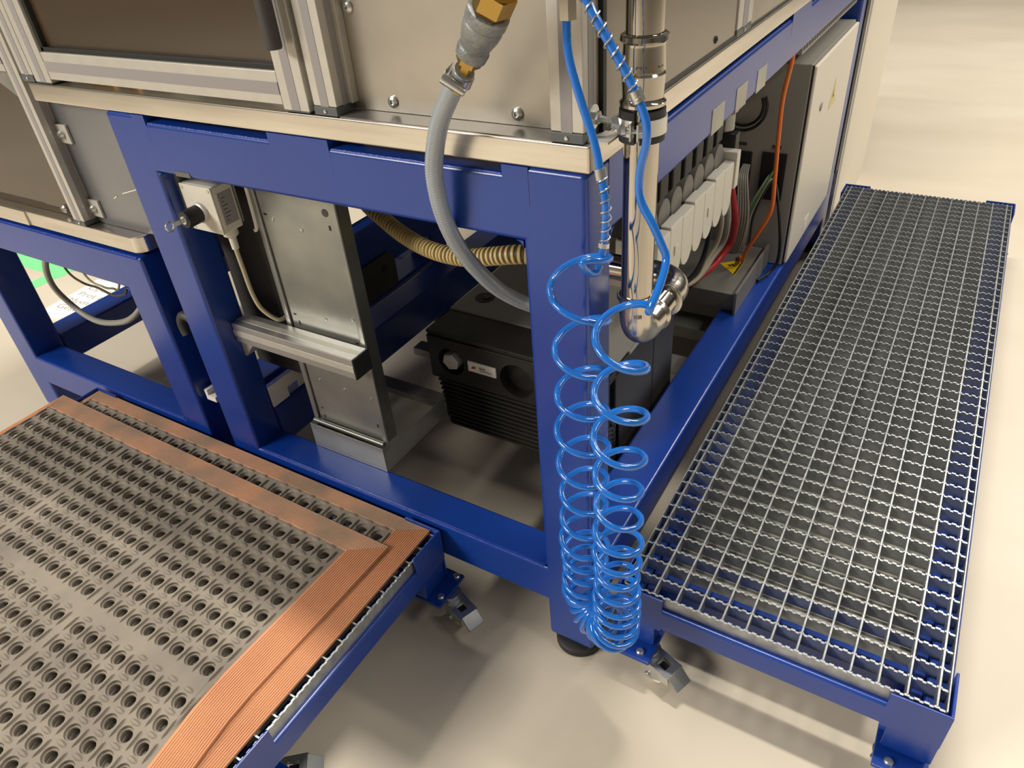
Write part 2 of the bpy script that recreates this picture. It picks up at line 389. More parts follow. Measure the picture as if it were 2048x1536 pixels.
tag(obj('inner_hose', B().tube(spline([(-1.04, 0.055, 1.5), (-1.03, 0.055, 1.3), (-1.0, 0.052, 1.22), (-0.965, 0.052, 1.165), (-0.9, 0.06, 1.12), (-0.84, 0.09, 1.1)]), 0.006, 10), 'cable_grey'), 'grey cable hanging behind the tinted door pane', 'cable')

# ------------------------------------------------------------------ smaller frame on the left
lf = thing('machine_stand', 'smaller blue tubular steel frame standing beyond the ribbed mats', 'frame', (-1.54, 0.5, 0))
for x0, x1 in ((-1.997, -1.897), (-1.197, -1.097)):
    for y0 in (0.0, 1.0):
        obj('leg', tube_bar(x0, x1, y0, y0 + 0.095, 0.03, 0.728), 'blue', lf)
        obj('levelling_foot', B().lathe([(0, 0.046), (0.004, 0.05), (0.018, 0.05), (0.023, 0.02), (0.035, 0.02)], ((x0 + x1) / 2, y0 + 0.045, 0), (0, 0, 1), 28), 'rubber', lf)
for y0 in (0.0005, 1.0005):
    b = tube_bar(-1.912, -1.18, y0 - 0.0008, y0 + 0.094, 0.633, 0.728)
    fillet(b, -1.197, 0.633, -1, -1, 0.014, y0 + 0.001, y0 + 0.092)
    obj('upper_beam', b, 'blue', lf)
    obj('lower_beam', tube_bar(-1.912, -1.18, y0 - 0.0008, y0 + 0.085, 0.14, 0.24), 'blue', lf)
for x0, x1 in ((-1.9965, -1.8975), (-1.1965, -1.0975)):
    obj('side_beam', tube_bar(x0, x1, 0.0945, 1.0005, 0.17, 0.268), 'blue', lf)
    obj('upper_side_beam', tube_bar(x0, x1, 0.0945, 1.0005, 0.633, 0.728), 'blue', lf)
obj('weld_seam', weld_bead((-1.99, 0.003, 0.726), (-1.11, 0.003, 0.726), 0.0022), 'weld', lf)
obj('weld_seam', weld_bead((-1.89, 0.003, 0.238), (-1.2, 0.003, 0.238), 0.0022), 'weld', lf)
obj('clamp_ring', B().tube([(-1.05 + 0.028 * math.cos(a), -0.004 + 0.03, 0.545 + 0.036 * math.sin(a)) for a in [PI * (0.1 + 1.1 * k / 16) for k in range(17)]], 0.011, 10), 'charcoal', lf)
lp = thing('base_plate', 'lower aluminium plate with rounded corner on the smaller blue frame', 'plate', (-1.55, 0.5, 0.735))
t = bmesh.new()
pts = [(-2.1, 0.004), (-1.10, 0.004)]
r = 0.028
pts = [(-2.1, 0.004)] + [(-1.086 - r + r * math.sin(a), 0.004 + r - r * math.cos(a)) for a in [PI / 2 * k / 7 for k in range(8)]] + [(-1.086, 1.08), (-2.1, 1.08)]
t.free()
obj('plate', B().prism(pts, 'z', 0.7365, 0.7745, 0.003), 'alu_plate', lp)
obj('front_strip', B().box(-2.1, -1.52, 0.0005, 0.0038, 0.7375, 0.7735, 0.0004), 'alu_plate', lp)
for x in (-2.0, -1.5, -1.13):
    obj('spacer', B().box(x - 0.02, x + 0.02, 0.02, 0.09, 0.7282, 0.7363), 'black', lp)
# lower enclosure wall standing on that plate
le = thing('lower_enclosure', 'low wall of sheet panels and profile standing on the lower plate', 'enclosure', (-1.3, 0.02, 0.775))
profile('post', le, -1.306, -1.264, 0.003, 0.046, 0.786, ZT, 'z', ('-y', '+x', '-x'))
foot_block(le, -1.306, -1.264, 0.002, 0.0465, 0.775, 0.7858)
sh = obj('sheet_panel', B().box(-1.2636, -1.013, 0.034, 0.037, 0.777, 1.0535), 'sheet', le)
dk = obj('smoked_panel', B().box(-2.05, -1.3085, 0.03, 0.035, 0.777, 1.075), 'tinted', le)
obj('panel_backing', B().box(-2.05, -1.3085, 0.036, 0.04, 0.777, 1.075), 'steel', le)
obj('gasket', B().box(-1.3115, -1.3065, 0.022, 0.035, 0.777, 1.075), 'black', le)
for z in (0.978, 0.812):
    pl_ = obj('nut_plate', B().box(-1.2632, -1.225, 0.028, 0.0338, z - 0.02, z + 0.02, 0.001), 'alu', le)
    screw(pl_, (-1.247, 0.0279, z), (0, -1, 0), 0.009, 0.008)
for x, z in ((-1.325, 0.985), (-1.325, 0.815), (-1.375, 0.792)):
    screw(dk, (x, 0.0299, z), (0, -1, 0), 0.0095, 0.008)
obj('paper_scrap', B().box(-1.045, -1.0135, 0.0325, 0.0339, 0.792, 0.818), 'tan', sh)
for x0, z0, x1, z1 in ((-1.16, 0.845, -1.145, 0.853), (-1.12, 0.862, -1.03, 0.888)):
    obj('scratch', B().tube([(x0, 0.0336, z0), (x1, 0.0336, z1)], 0.0012, 6), 'white', sh)
profile('cross_rail', le, -2.05, -1.3085, 0.003, 0.046, 1.105, 1.15, 'x', ('-y',))
obj('corner_web', B().prism([(-1.3085, 1.104), (-1.42, 1.104), (-1.3085, 1.045)], 'y', 0.012, 0.02), 'galv', le)
# cables and things under the smaller frame
def cable(name, pts, r, m, label, per=10, n=10, cat='cable', grp=None):
    return tag(obj(name, B().tube(spline(pts, per), r, n), m), label, cat, grp)
cable('cable', [(-1.60, 0.112, 0.70), (-1.65, 0.108, 0.63), (-1.702, 0.075, 0.575), (-1.747, 0.08, 0.484), (-1.726, 0.1, 0.404), (-1.644, 0.1, 0.381), (-1.552, 0.1, 0.394), (-1.449, 0.1, 0.432), (-1.40, 0.13, 0.48), (-1.38, 0.2, 0.56), (-1.36, 0.3, 0.64)], 0.0085, 'cable_grey', 'thick grey cable sagging under the smaller blue frame')
cable('cable', [(-1.81, 0.15, 0.60), (-1.783, 0.15, 0.491), (-1.724, 0.15, 0.462), (-1.652, 0.15, 0.461), (-1.587, 0.15, 0.451), (-1.534, 0.15, 0.463), (-1.499, 0.15, 0.49), (-1.47, 0.17, 0.6)], 0.0035, 'hose_dark', 'thin brown wire hanging lowest beside the thick grey cable', n=8)
cable('cable', [(-1.84, 0.2, 0.60), (-1.798, 0.2, 0.447), (-1.726, 0.2, 0.423), (-1.674, 0.2, 0.428), (-1.633, 0.2, 0.443), (-1.6, 0.22, 0.56)], 0.0035, 'cable_beige', 'thin beige wire hanging behind the brown wire', n=8)
tag(obj('cable_trunking', B().box(-1.345, -1.29, 0.20, 0.25, 0.13, 0.66, 0.003), 'white'), 'narrow white cable trunking standing behind the smaller frame leg', 'trunking')
sg = thing('paper_sheet', 'white paper with pencilled lines lying on the floor behind the smaller frame', 'paper', (-2.5, 0.48, 0))
mtp = Matrix.Translation((-2.52, 0.515, 0.016)) @ Matrix.Rotation(math.radians(6), 4, 'Z')
obj('card', B().box(-0.16, 0.17, -0.14, 0.16, -0.0155, 0.004, 0.001, mtx=mtp), 'paper', sg)
for k, tx in enumerate(('Opener', 'Prot c', 'Mom cut', 'Gest')):
    text_mesh('handwriting', tx, 0.044, mtp @ Matrix.Translation((-0.13, 0.075 - 0.052 * k, 0.0042)) @ Matrix.Scale(1.35, 4, (1, 0, 0)), 'pencil', sg)

# ------------------------------------------------------------------ casters and platforms
def caster(parent, x, y, ztop, ang):
    M0 = Matrix.Translation((x, y, 0)) @ Matrix.Rotation(ang, 4, 'Z')
    R3 = M0.to_3x3()
    def T(p): return M0 @ Vector(p)
    c = obj('caster', B().lathe([(0, 0.024), (0.005, 0.025), (0.006, 0.021), (0.013, 0.021)], T((0.004, 0, 0.065)), (0, 0, 1), 28), 'zinc', parent)
    ax = (R3 @ Vector((0, 1, 0))).normalized(); wr = 0.0285
    obj('wheel', B().lathe([(-0.015, 0.008), (-0.0165, 0.02), (-0.013, wr - 0.001), (-0.007, wr), (0.007, wr), (0.013, wr - 0.001), (0.0165, 0.02), (0.015, 0.008)], T((0.024, 0, wr)), ax, 30), 'white', c)
    f = B()
    for s_ in (-1, 1):
        f.prism([(-0.016, 0.0648), (0.072, 0.0648), (0.074, 0.046), (0.05, 0.036), (0.032, 0.020), (0.014, 0.020), (0.002, 0.034), (-0.012, 0.05)], 'y', s_ * 0.0215 - 0.0011, s_ * 0.0215 + 0.0011, mtx=M0)
    for (x0, x1, y0, y1) in ((-0.016, 0.034, -0.0226, 0.0226), (0.056, 0.072, -0.0226, 0.0226), (0.0338, 0.0562, -0.0226, -0.0105), (0.0338, 0.0562, 0.0105, 0.0226)):
        f.box(x0, x1, y0, y1, 0.0625, 0.0649, 0.0004, mtx=M0)
    obj('bracket', f, 'zinc', c)
    obj('lock_cam', B().box(0.036, 0.054, -0.009, 0.009, 0.052, 0.058, 0.002, mtx=M0), 'black', c)
    obj('axle', B().lathe([(-0.026, 0.0055), (-0.0235, 0.0075), (0.0235, 0.0075), (0.026, 0.0055)], T((0.024, 0, wr)), ax, 12), 'zinc', c)
    Mp = M0 @ Matrix.Translation((0.069, 0, 0.0645)) @ Matrix.Rotation(math.radians(38), 4, 'Y')
    obj('brake_pad', B().box(0.0, 0.034, -0.020, 0.020, -0.003, 0.003, 0.0015, mtx=Mp), 'galv', c)
    return c
def corner_unit(fr, cx, cy, sx, sy, ang, pl4, bolts, ztop=0.243, zrail=0.215, mid=False, piv=(0.03, 0.03)):
    """outer corner at (cx,cy); sx,sy point inwards"""
    b = B()
    def bx(u0, u1, v0, v1, z0, z1, bev):
        xs = sorted((cx + sx * u0, cx + sx * u1)); ys = sorted((cy + sy * v0, cy + sy * v1)); b.box(xs[0], xs[1], ys[0], ys[1], z0, z1, bev)
    if not mid: bx(0, 0.092, 0, 0.005, 0.152, ztop, 0.0018)
    bx(0, 0.005, 0.0052, 0.092, 0.152, ztop, 0.0018)
    bx(0.0055, 0.076, 0.0055, 0.076, 0.088, 0.1518, 0.003)
    bx(0.001, 0.079, 0.0012, 0.0052, 0.1, 0.1518, 0.0008)
    obj('corner_post', b, 'blue', fr)
    b = B()
    xs = sorted((cx + sx * pl4[0], cx + sx * pl4[1])); ys = sorted((cy + sy * pl4[2], cy + sy * pl4[3]))
    b.box(xs[0], xs[1], ys[0], ys[1], 0.0785, 0.0875, 0.003)
    pt = obj('caster_plate', b, 'blue', fr)
    for (u, v) in bolts:
        obj('bolt', B().lathe([(0, 0.008), (0.004, 0.008), (0.006, 0.0055)], (cx + sx * u, cy + sy * v, 0.0876), (0, 0, 1), 16), 'zinc', pt)
    caster(fr, cx + sx * piv[0], cy + sy * piv[1], 0.078, ang)
def platform(label, x0, x1, y0, y1, angs, ztop, zrail, loc, pl4, bolts, piv):
    fr = thing('step_platform', label, 'platform', loc)
    zb = zrail - 0.055
    obj('rail', B().box(x0 + 0.006, x1 - 0.006, y0, y0 + 0.04, zb, zrail, 0.006, 3), 'blue', fr)
    obj('rail', B().box(x0 + 0.006, x1 - 0.006, y1 - 0.04, y1, zb, zrail, 0.006, 3), 'blue', fr)
    obj('rail', B().box(x0, x0 + 0.04, y0 + 0.006, y1 - 0.006, zb, zrail, 0.006, 3), 'blue', fr)
    obj('rail', B().box(x1 - 0.04, x1, y0 + 0.006, y1 - 0.006, zb, zrail, 0.006, 3), 'blue', fr)
    k = 0
    for (cx, sx) in ((x0, 1), (x1, -1)):
        for (cy, sy) in ((y0, 1), (y1, -1)):
            corner_unit(fr, cx - sx * 0.0004, cy - sy * 0.0004, sx, sy, angs[k], pl4, bolts, ztop, zrail, False, piv); k += 1
    return fr
pr = platform('long blue castered step platform under the bare steel grating', 0.036, 0.609, 0.029, 2.215, (-0.35, 2.6, -0.3, 0.4), 0.2435, 0.2105, (0.32, 1.1, 0), (0.0, 0.085, -0.035, 0.078), ((0.06, -0.018), (0.018, -0.018), (0.079, 0.055)), (0.065, 0.01))
for y in (0.11, 0.62, 1.15, 1.7):
    obj('cross_member', B().box(0.0755, 0.5695, y, y + 0.03, 0.112, 0.1575 if y > 0.2 else 0.195, 0.003), 'blue', pr)
for x0_, x1_ in ((0.0765, 0.096), (0.549, 0.5685)):
    obj('inner_ledge', B().box(x0_, x1_, 0.035, 2.21, 0.158, 0.2, 0.003), 'blue', pr)
obj('drip_tray', B().box(0.0965, 0.5485, 0.1405, 2.17, 0.158, 0.163, 0.001), 'tray', pr)
plf = platform('blue castered step platform carrying the orange edged mats', -1.565, -0.355, -0.95, -0.0115, (2.2, 2.4, 0.4, -0.35), 0.2385, 0.197, (-1.0, -0.3, 0), (-0.03, 0.078, -0.02, 0.078), ((-0.017, 0.055), (-0.017, -0.008)), (-0.018, 0.025))
corner_unit(plf, -0.3546, -0.60, -1, 1, 0.7, (-0.03, 0.078, -0.02, 0.1), ((-0.017, 0.055), (-0.017, 0.0)), 0.2385, 0.197, True, (0.055, 0.08))
for x in (-1.3, -0.85):
    obj('cross_member', B().box(x, x + 0.03, -0.909, -0.052, 0.142, 0.182, 0.003), 'blue', plf)

# ------------------------------------------------------------------ gratings
def serrated(L, pitch, h, th, td=0.0032):
    """upright bar along +x from 0 to L with square teeth on its top edge; top at z=0"""
    prof = []
    n = int(L / pitch); off = (L - n * pitch) / 2
    prof.append((0, -td))
    for k in range(n):
        a = off + k * pitch + pitch * 0.2; e = a + pitch * 0.6
        prof += [(a, -td), (a + 0.0005, -0.0001), (e - 0.0005, -0.0001), (e, -td)]
    prof.append((L, -td))
    V = []; F = []
    for y in (0.0, th):
        for (x, z) in prof: V.append((x, y, z))
        for (x, z) in prof: V.append((x, y, -h))
    m_ = len(prof)
    for i in range(m_ - 1):
        F.append((i, i + 1, m_ + i + 1, m_ + i)); F.append((2 * m_ + i, 2 * m_ + i + 1, 3 * m_ + i + 1, 3 * m_ + i))
        F.append((i, i + 1, 2 * m_ + i + 1, 2 * m_ + i)); F.append((m_ + i, m_ + i + 1, 3 * m_ + i + 1, 3 * m_ + i))
    F.append((0, m_, 3 * m_, 2 * m_)); F.append((m_ - 1, 2 * m_ - 1, 4 * m_ - 1, 3 * m_ - 1))
    return B().mesh(V, F)
def place(me_obj, loc, parent, name):
    c = bpy.data.objects.new(name, me_obj.data); COL.objects.link(c); adopt(c, parent); c.location = loc
    return c
gr = thing('steel_grating', 'galvanised steel floor grating with toothed cross bars on the long platform', 'grating', (0.32, 1.12, 0.2106))
GX0, GX1, GY0, GY1, GZ = 0.0445, 0.6005, 0.0405, 2.203, 0.2400
GP = (GX1 - GX0 - 0.033) / 12
long_bar = obj('bearing_bar', B().box(-0.0021, 0.0021, GY0 + 0.003, GY1 - 0.003, GZ - 0.028, GZ + 0.0006, 0.0008, 1), 'grating', gr)
long_bar.location.x = GX0 + 0.0166
for k in range(1, 13): place(long_bar, (GX0 + 0.0166 + GP * k, 0, 0), gr, 'bearing_bar')
for x in (GX0, GX1 - 0.003): obj('edge_bar', B().box(x, x + 0.003, GY0, GY1, GZ - 0.0292, GZ + 0.0004, 0.0006, 1), 'grating', gr)
cb = serrated(GX1 - GX0 - 0.0064, GP / 3, 0.029, 0.0042)
tooth = obj('cross_bar', cb, 'grating', gr); tooth.location = (GX0 + 0.0032, GY0, GZ)
NR = int((GY1 - GY0) / 0.0392)
for k in range(1, NR + 1): place(tooth, (GX0 + 0.0032, GY0 + (GY1 - GY0 - 0.0042) * k / NR, GZ), gr, 'cross_bar')

gl = thing('steel_grating', 'galvanised steel floor grating almost hidden beneath the orange edged mats', 'grating', (-1.0, -0.31, 0.1972))
HX0, HX1, HY0, HY1, HZ = -1.557, -0.3635, -0.941, -0.0205, 0.2265
te = serrated(HY1 - HY0, 0.0147, 0.0291, 0.0042, 0.002)
e1 = obj('edge_bar', te, 'grating', gl)
e1.rotation_euler = (0, 0, PI / 2); e1.location = (HX1, HY0, HZ)
for x in (HX0 + 0.003,):
    c = place(e1, (x, HY0, HZ), gl, 'edge_bar'); c.rotation_euler = (0, 0, PI / 2)
lb = obj('bearing_bar', B().box(HX0 + 0.003, HX1 - 0.003, -0.0015, 0.0015, HZ - 0.028, HZ, 0.0), 'grating', gl); lb.location.y = HY0 + 0.0016
for k in range(1, 23): place(lb, (0, HY0 + 0.0016 + (HY1 - HY0 - 0.0032) * k / 22, 0), gl, 'bearing_bar')
xb = serrated(HY1 - HY0 - 0.003, 0.0147, 0.028, 0.0028)
x1_ = obj('cross_bar', xb, 'grating', gl); x1_.rotation_euler = (0, 0, PI / 2); x1_.location = (HX1 - 0.039, HY0 + 0.0015, HZ - 0.0004)
for k in range(2, 31):
    c = place(x1_, (HX1 - 0.039 * k, HY0 + 0.0015, HZ - 0.0004), gl, 'cross_bar'); c.rotation_euler = (0, 0, PI / 2)

# ------------------------------------------------------------------ ring mats
PITCH = 0.0428; GAP = 0.0236; NS = 16
def axis_cells(start, ncell, sgn=1):
    """list of cell starts, with a joint band after each eighth cell"""
    out = []; p = start
    for k in range(ncell):
        out.append(p); p += PITCH
        if k % 8 == 7: p += GAP
    return out, p
def holed(xs, ys, z, xlim, ylim, warp):
    """perforated sheet: xs, ys cell starts; returns builder for body"""
    V = []; F = []
    zt = z; R1, R2 = 0.0146, 0.0108
    def add(p): V.append(p); return len(V) - 1
    for cx0 in xs:
        for cy0 in ys:
            cx = cx0 + PITCH / 2; cy = cy0 + PITCH / 2
            sq = []; c1 = []; c2 = []; c3 = []; c4 = []
            for k in range(NS):
                a = 2 * PI * (k + 0.5) / NS; dx, dy = math.cos(a), math.sin(a)
                q = PITCH / 2 / max(abs(dx), abs(dy))
                sq.append(add((cx + dx * q, cy + dy * q, zt)))
                c1.append(add((cx + dx * R1, cy + dy * R1, zt)))
                c2.append(add((cx + dx * (R1 - 0.0008), cy + dy * (R1 - 0.0008), zt - 0.0055)))
                c3.append(add((cx + dx * R2, cy + dy * R2, zt - 0.0055)))
                c4.append(add((cx + dx * R2, cy + dy * R2, zt - 0.0115)))
            for k in range(NS):
                j = (k + 1) % NS
                for A, Bq in ((sq, c1), (c1, c2), (c2, c3), (c3, c4)): F.append((A[k], A[j], Bq[j], Bq[k]))
                # square corner triangle
                pk, pj = V[sq[k]], V[sq[j]]
                if abs(pk[0] - pj[0]) > 1e-6 and abs(pk[1] - pj[1]) > 1e-6:
                    cxx = cx + math.copysign(PITCH / 2, pk[0] + pj[0] - 2 * cx); cyy = cy + math.copysign(PITCH / 2, pk[1] + pj[1] - 2 * cy)
                    F.append((sq[k], sq[j], add((cxx, cyy, zt))))
    # joint bands and outer margins as flat quads
    def quad(xa, xb, ya, yb):
        if xb - xa < 1e-5 or yb - ya < 1e-5: return
        i = [add((xa, ya, zt)), add((xb, ya, zt)), add((xb, yb, zt)), add((xa, yb, zt))]; F.append(tuple(i))
    ex = sorted(xs); ey = sorted(ys)
    def gaps(e, lim):
        g = []; p = lim[0]
        for c in e:
            if c - p > 1e-5: g.append((p, c))
            p = c + PITCH
        if lim[1] - p > 1e-5: g.append((p, lim[1]))
        return g
    for (a, c) in gaps(ex, xlim):
        for q in range(14): quad(a, c, ylim[0] + (ylim[1] - ylim[0]) * q / 14, ylim[0] + (ylim[1] - ylim[0]) * (q + 1) / 14)
    for (a, c) in gaps(ey, ylim):
        for x in ex: quad(x, x + PITCH, a, c)
    # outer skirt
    zb = z - 0.0118
    for (p, q) in (((xlim[0], ylim[0]), (xlim[1], ylim[0])), ((xlim[1], ylim[0]), (xlim[1], ylim[1])), ((xlim[1], ylim[1]), (xlim[0], ylim[1])), ((xlim[0], ylim[1]), (xlim[0], ylim[0]))):
        for s in range(10):
            u = s / 10; w = (s + 1) / 10
            A = (p[0] + (q[0] - p[0]) * u, p[1] + (q[1] - p[1]) * u); Bq = (p[0] + (q[0] - p[0]) * w, p[1] + (q[1] - p[1]) * w)
            F.append((add((*A, zt)), add((*Bq, zt)), add((*Bq, zb)), add((*A, zb))))
    V = [warp(v) for v in V]
    return V, F
def raw_obj(name, V, F, m, parent, kind=None, smooth=False):
    me = bpy.data.meshes.new(name); me.from_pydata(V, [], F); me.materials.append(MATS[m])
    bm = bmesh.new(); bm.from_mesh(me); bmesh.ops.remove_doubles(bm, verts=bm.verts[:], dist=1e-5); bmesh.ops.recalc_face_normals(bm, faces=bm.faces[:]); bm.to_mesh(me); bm.free()
    me.shade_smooth(); me.set_sharp_from_angle(angle=math.radians(40))
    o = bpy.data.objects.new(name, me); COL.objects.link(o); adopt(o, parent)
    if kind: o['kind'] = kind
    return o
def ridges(xs, ys, z, warp):
    V = []; F = []
    def lens(cx, cy, along, L, w, h):
        b = len(V); n = 6
        for k in range(n + 1):
            t = -1 + 2 * k / n; ww = w * (1 - t * t) * 0.85 + w * 0.15; hh = h * (1 - t ** 4)
            for (s, zz) in ((-1, 0.0), (-0.45, hh), (0.45, hh), (1, 0.0)):
                p = (cx + s * ww, cy + t * L, z + zz) if along == 'y' else (cx + t * L, cy + s * ww, z + zz)
                V.append(p)
        for k in range(n):
            for q in range(3): F.append((b + 4 * k + q, b + 4 * k + q + 1, b + 4 * k + q + 5, b + 4 * k + q + 4))
    sx = sorted(xs)
    for cy0 in ys:
        cy = cy0 + PITCH / 2
        for i, x in enumerate(sx):
            lens(x + PITCH, cy, 'y', 0.0185, 0.0030, 0.0048)
            if i == 0 or x - sx[i - 1] > PITCH + 1e-4: lens(x, cy, 'y', 0.0185, 0.0030, 0.0048)
            lens(x + PITCH / 2, cy0 + PITCH, 'x', 0.0125, 0.0050, 0.0034)
    return [warp(v) for v in V], F
def ramp(side, xl, yl, z, w, dz, m, parent, warp, ribs=15, WD=None):
    """ribbed bevelled border along one side of rectangle xl,yl with mitred ends"""
    prof = []
    for k in range(ribs):
        a = k / ribs
        d0 = 0.003 + (w - 0.003) * a; step = (w - 0.003) / ribs
        zz = z - dz * a
        prof += [(d0, zz - 0.0017), (d0 + step * 0.22, zz + 0.0004), (d0 + step * 0.72, zz + 0.0003), (d0 + step * 0.86, zz - 0.0017)]
    prof = [(0.0, z)] + prof + [(w, z - dz - 0.0006), (w, z - 0.0117)] 
    V = []; F = []; n = len(prof)
    N = 16
    for s in range(N + 1):
        u = s / N
        for (d, zz) in prof:
            if side[0] == 'x':
                a_, c_ = yl[0] - d * WD['y-'] / w, yl[1] + d * WD['y+'] / w
                p = ((xl[1] + d) if side == 'x+' else (xl[0] - d), a_ + (c_ - a_) * u, zz)
            else:
                a_, c_ = xl[0] - d * WD['x-'] / w, xl[1] + d * WD['x+'] / w
                p = (a_ + (c_ - a_) * u, (yl[1] + d) if side == 'y+' else (yl[0] - d), zz)
            V.append(warp(p))
    for s in range(N):
        for i in range(n - 1): F.append((s * n + i, s * n + i + 1, (s + 1) * n + i + 1, (s + 1) * n + i))
    return raw_obj('edge_strip', V, F, m, parent)
UA = math.radians(0.85); UC = (-0.42, -0.10)
def warp_up(p):
    x, y, z = p
    dx, dy = x - UC[0], y - UC[1]
    X = UC[0] + dx * math.cos(UA) + dy * math.sin(UA); Y = UC[1] - dx * math.sin(UA) + dy * math.cos(UA)
    t = min(max((-0.47 - Y) / 0.3, 0), 1)
    return (X + 0.035 * t * t * (3 - 2 * t) * max(0, min(1, (X + 0.95) / 0.4)), Y, z)
def warp_id(p):
    x, y, z = p; t = min(max((-0.47 - y) / 0.3, 0), 1)
    return (x + 0.012 * t * t, y, z)
um = thing('ring_mat', 'perforated grey rubber mat with orange ribbed border lying on top', 'mat', (-1.0, -0.35, 0.2385), group=None)
uxs, _ = axis_cells(-1.5785, 24)
uys_, _ = axis_cells(0.163, 17)
uys = [-v - PITCH for v in uys_]
xl = (min(uxs) - 0.004, max(uxs) + PITCH + 0.012); yl = (min(uys) - 0.002, max(uys) + PITCH + 0.004)
V, F = holed(uxs, uys, 0.2510, xl, yl, warp_up); raw_obj('ring_sheet', V, F, 'mat_rubber', um)
V, F = ridges(uxs, uys, 0.2509, warp_up); raw_obj('grip_ridges', V, F, 'mat_rubber', um, 'stuff')
WDU = {'x+': 0.070, 'y+': 0.058, 'x-': 0.03, 'y-': 0.02}
for s, w in WDU.items():
    ramp(s, xl, yl, 0.2510, w, 0.0075, 'mat_orange' if s != 'y+' else 'mat_orange_worn', um, warp_up, 15 if s != 'y-' else 6, WDU)
lm = thing('ring_mat', 'perforated grey rubber mat lying beneath the other orange bordered mat', 'mat', (-1.0, -0.3, 0.2266))
lxs, _ = axis_cells(-1.521, 24)
lxs = [x for x in lxs]
lys = [-0.0625 - PITCH, -0.0625 - 2 * PITCH]
xl2 = (min(lxs) - 0.004, -0.4465)
yl2 = (-0.93, -0.0585)
V, F = holed(lxs, lys, 0.2386, xl2, (-0.1615, -0.0585), warp_id); raw_obj('ring_sheet', V, F, 'mat_rubber', lm)
V, F = holed([x for x in uxs if x > -1.53], uys, 0.2386, (-1.52, xl[1] + 0.03), (min(uys) - 0.002, max(uys) + PITCH + 0.001), warp_up); raw_obj('ring_sheet', V, F, 'mat_rubber', lm)
V, F = ridges(lxs, lys[:1], 0.2385, warp_id); raw_obj('grip_ridges', V, F, 'mat_rubber', lm, 'stuff')
WDL = {'x+': 0.068, 'y+': 0.045, 'x-': 0.03, 'y-': 0.018}
for s, w in WDL.items():
    ramp(s, xl2, yl2, 0.2386, w, 0.0075, 'mat_orange' if s == 'x+' else 'mat_orange_worn', lm, warp_id, 15 if s != 'y-' else 6, WDL)

# ------------------------------------------------------------------ steel pipe with press fittings
PX, PY, PR = 0.046, 0.056, 0.0225
pp = thing('steel_pipe', 'polished stainless pipe running down beside the frame corner with elbows', 'pipe', (PX, PY, 0.78))
obj('pipe', B().lathe([(0, PR), (1, PR)], (PX, PY, 0.868), (0, 0, 1), 40), 'stainless', pp)
cpl = obj('coupling', B().lathe([(0, PR + 0.0004), (0.0, PR + 0.003), (0.002, PR + 0.0055), (0.006, PR + 0.006), (0.009, PR + 0.003), (0.012, PR + 0.0025), (0.038, PR + 0.004), (0.0405, PR + 0.0022),
    (0.043, PR + 0.004), (0.070, PR + 0.0025), (0.073, PR + 0.003), (0.076, PR + 0.0065), (0.081, PR + 0.006), (0.083, PR + 0.003), (0.083, PR + 0.0004)], (PX, PY, 1.128), (0, 0, 1), 40), 'stainless', pp)
def on_cyl(name, tx, size, z, a0, R, m, parent, cx=PX, cy=PY):
    """lettering bent round the vertical pipe; a0 = heading of its middle"""
    o = text_mesh(name, tx, size, Matrix.Identity(4), m, None, 0.0002, True)
    me = o.data; xs = [v.co.x for v in me.vertices]; mid = (min(xs) + max(xs)) / 2
    for v in me.vertices:
        a = a0 + (v.co.x - mid) / R; rr = R + 0.0003 + v.co.z
        v.co = Vector((cx + rr * math.cos(a), cy + rr * math.sin(a), z + v.co.y))
    o.parent = parent
    return o
hd = math.atan2(-0.811 - PY, 0.396 - PX)
on_cyl('lettering', 'SH', 0.0115, 1.1705, hd - 0.12, PR + 0.0032, 'ink', cpl)
on_cyl('lettering', 'Z', 0.0115, 1.1705, hd + 0.36, PR + 0.0032, 'red_ink', cpl)
on_cyl('lettering', '38', 0.0105, 1.1705, hd + 0.85, PR + 0.0032, 'ink', cpl)
def bend(c0, d0, d1, rad, n=12):
    d0 = Vector(d0); d1 = Vector(d1); c = Vector(c0) + d1 * rad
    return [c - d1 * rad * math.cos(a) + d0 * rad * math.sin(a) for a in [PI / 2 * k / n for k in range(n + 1)]]
Z0 = 0.868; RB = 0.042
def elbow(name, start, d0, d1, parent):
    s = Vector(start); d0 = Vector(d0); d1 = Vector(d1)
    pts = [s, s + d0 * 0.003, s + d0 * 0.006, s + d0 * 0.010, s + d0 * 0.012, s + d0 * 0.03]
    rr = [PR + 0.001, PR + 0.006, PR + 0.006, PR + 0.004, PR + 0.0025, PR + 0.0025]
    e = s + d0 * 0.034
    bp_ = bend(e, d0, d1, RB); pts += bp_; rr += [PR + 0.002] * len(bp_)
    q = bp_[-1]
    pts += [q + d1 * 0.004, q + d1 * 0.022, q + d1 * 0.024, q + d1 * 0.028, q + d1 * 0.031, q + d1 * 0.034]
    rr += [PR + 0.0025, PR + 0.0025, PR + 0.004, PR + 0.006, PR + 0.006, PR + 0.001]
    return obj(name, B().tube(pts, rr, 32), 'stainless_cast', parent), q + d1 * 0.034
e1_, end = elbow('elbow', (PX, PY, Z0), (0, 0, -1), (0, 1, 0), pp)
mid_end = end + Vector((0, 0.042, 0))
obj('short_pipe', B().lathe([(0, PR), (0.062, PR)], end - Vector((0, 0.01, 0)), (0, 1, 0), 36), 'stainless', pp)
e2_, end2 = elbow('elbow', mid_end, (0, 1, 0), (-1, 0, 0), pp)
obj('short_pipe', B().lathe([(0, PR), (0.075, PR)], end2 + Vector((0.008, 0, 0)), (-1, 0, 0), 36), 'stainless', pp)
on_cyl('lettering', 'IIIIII', 0.008, Z0 - 0.030, hd + 0.1, PR + 0.0032, 'ink', e1_)
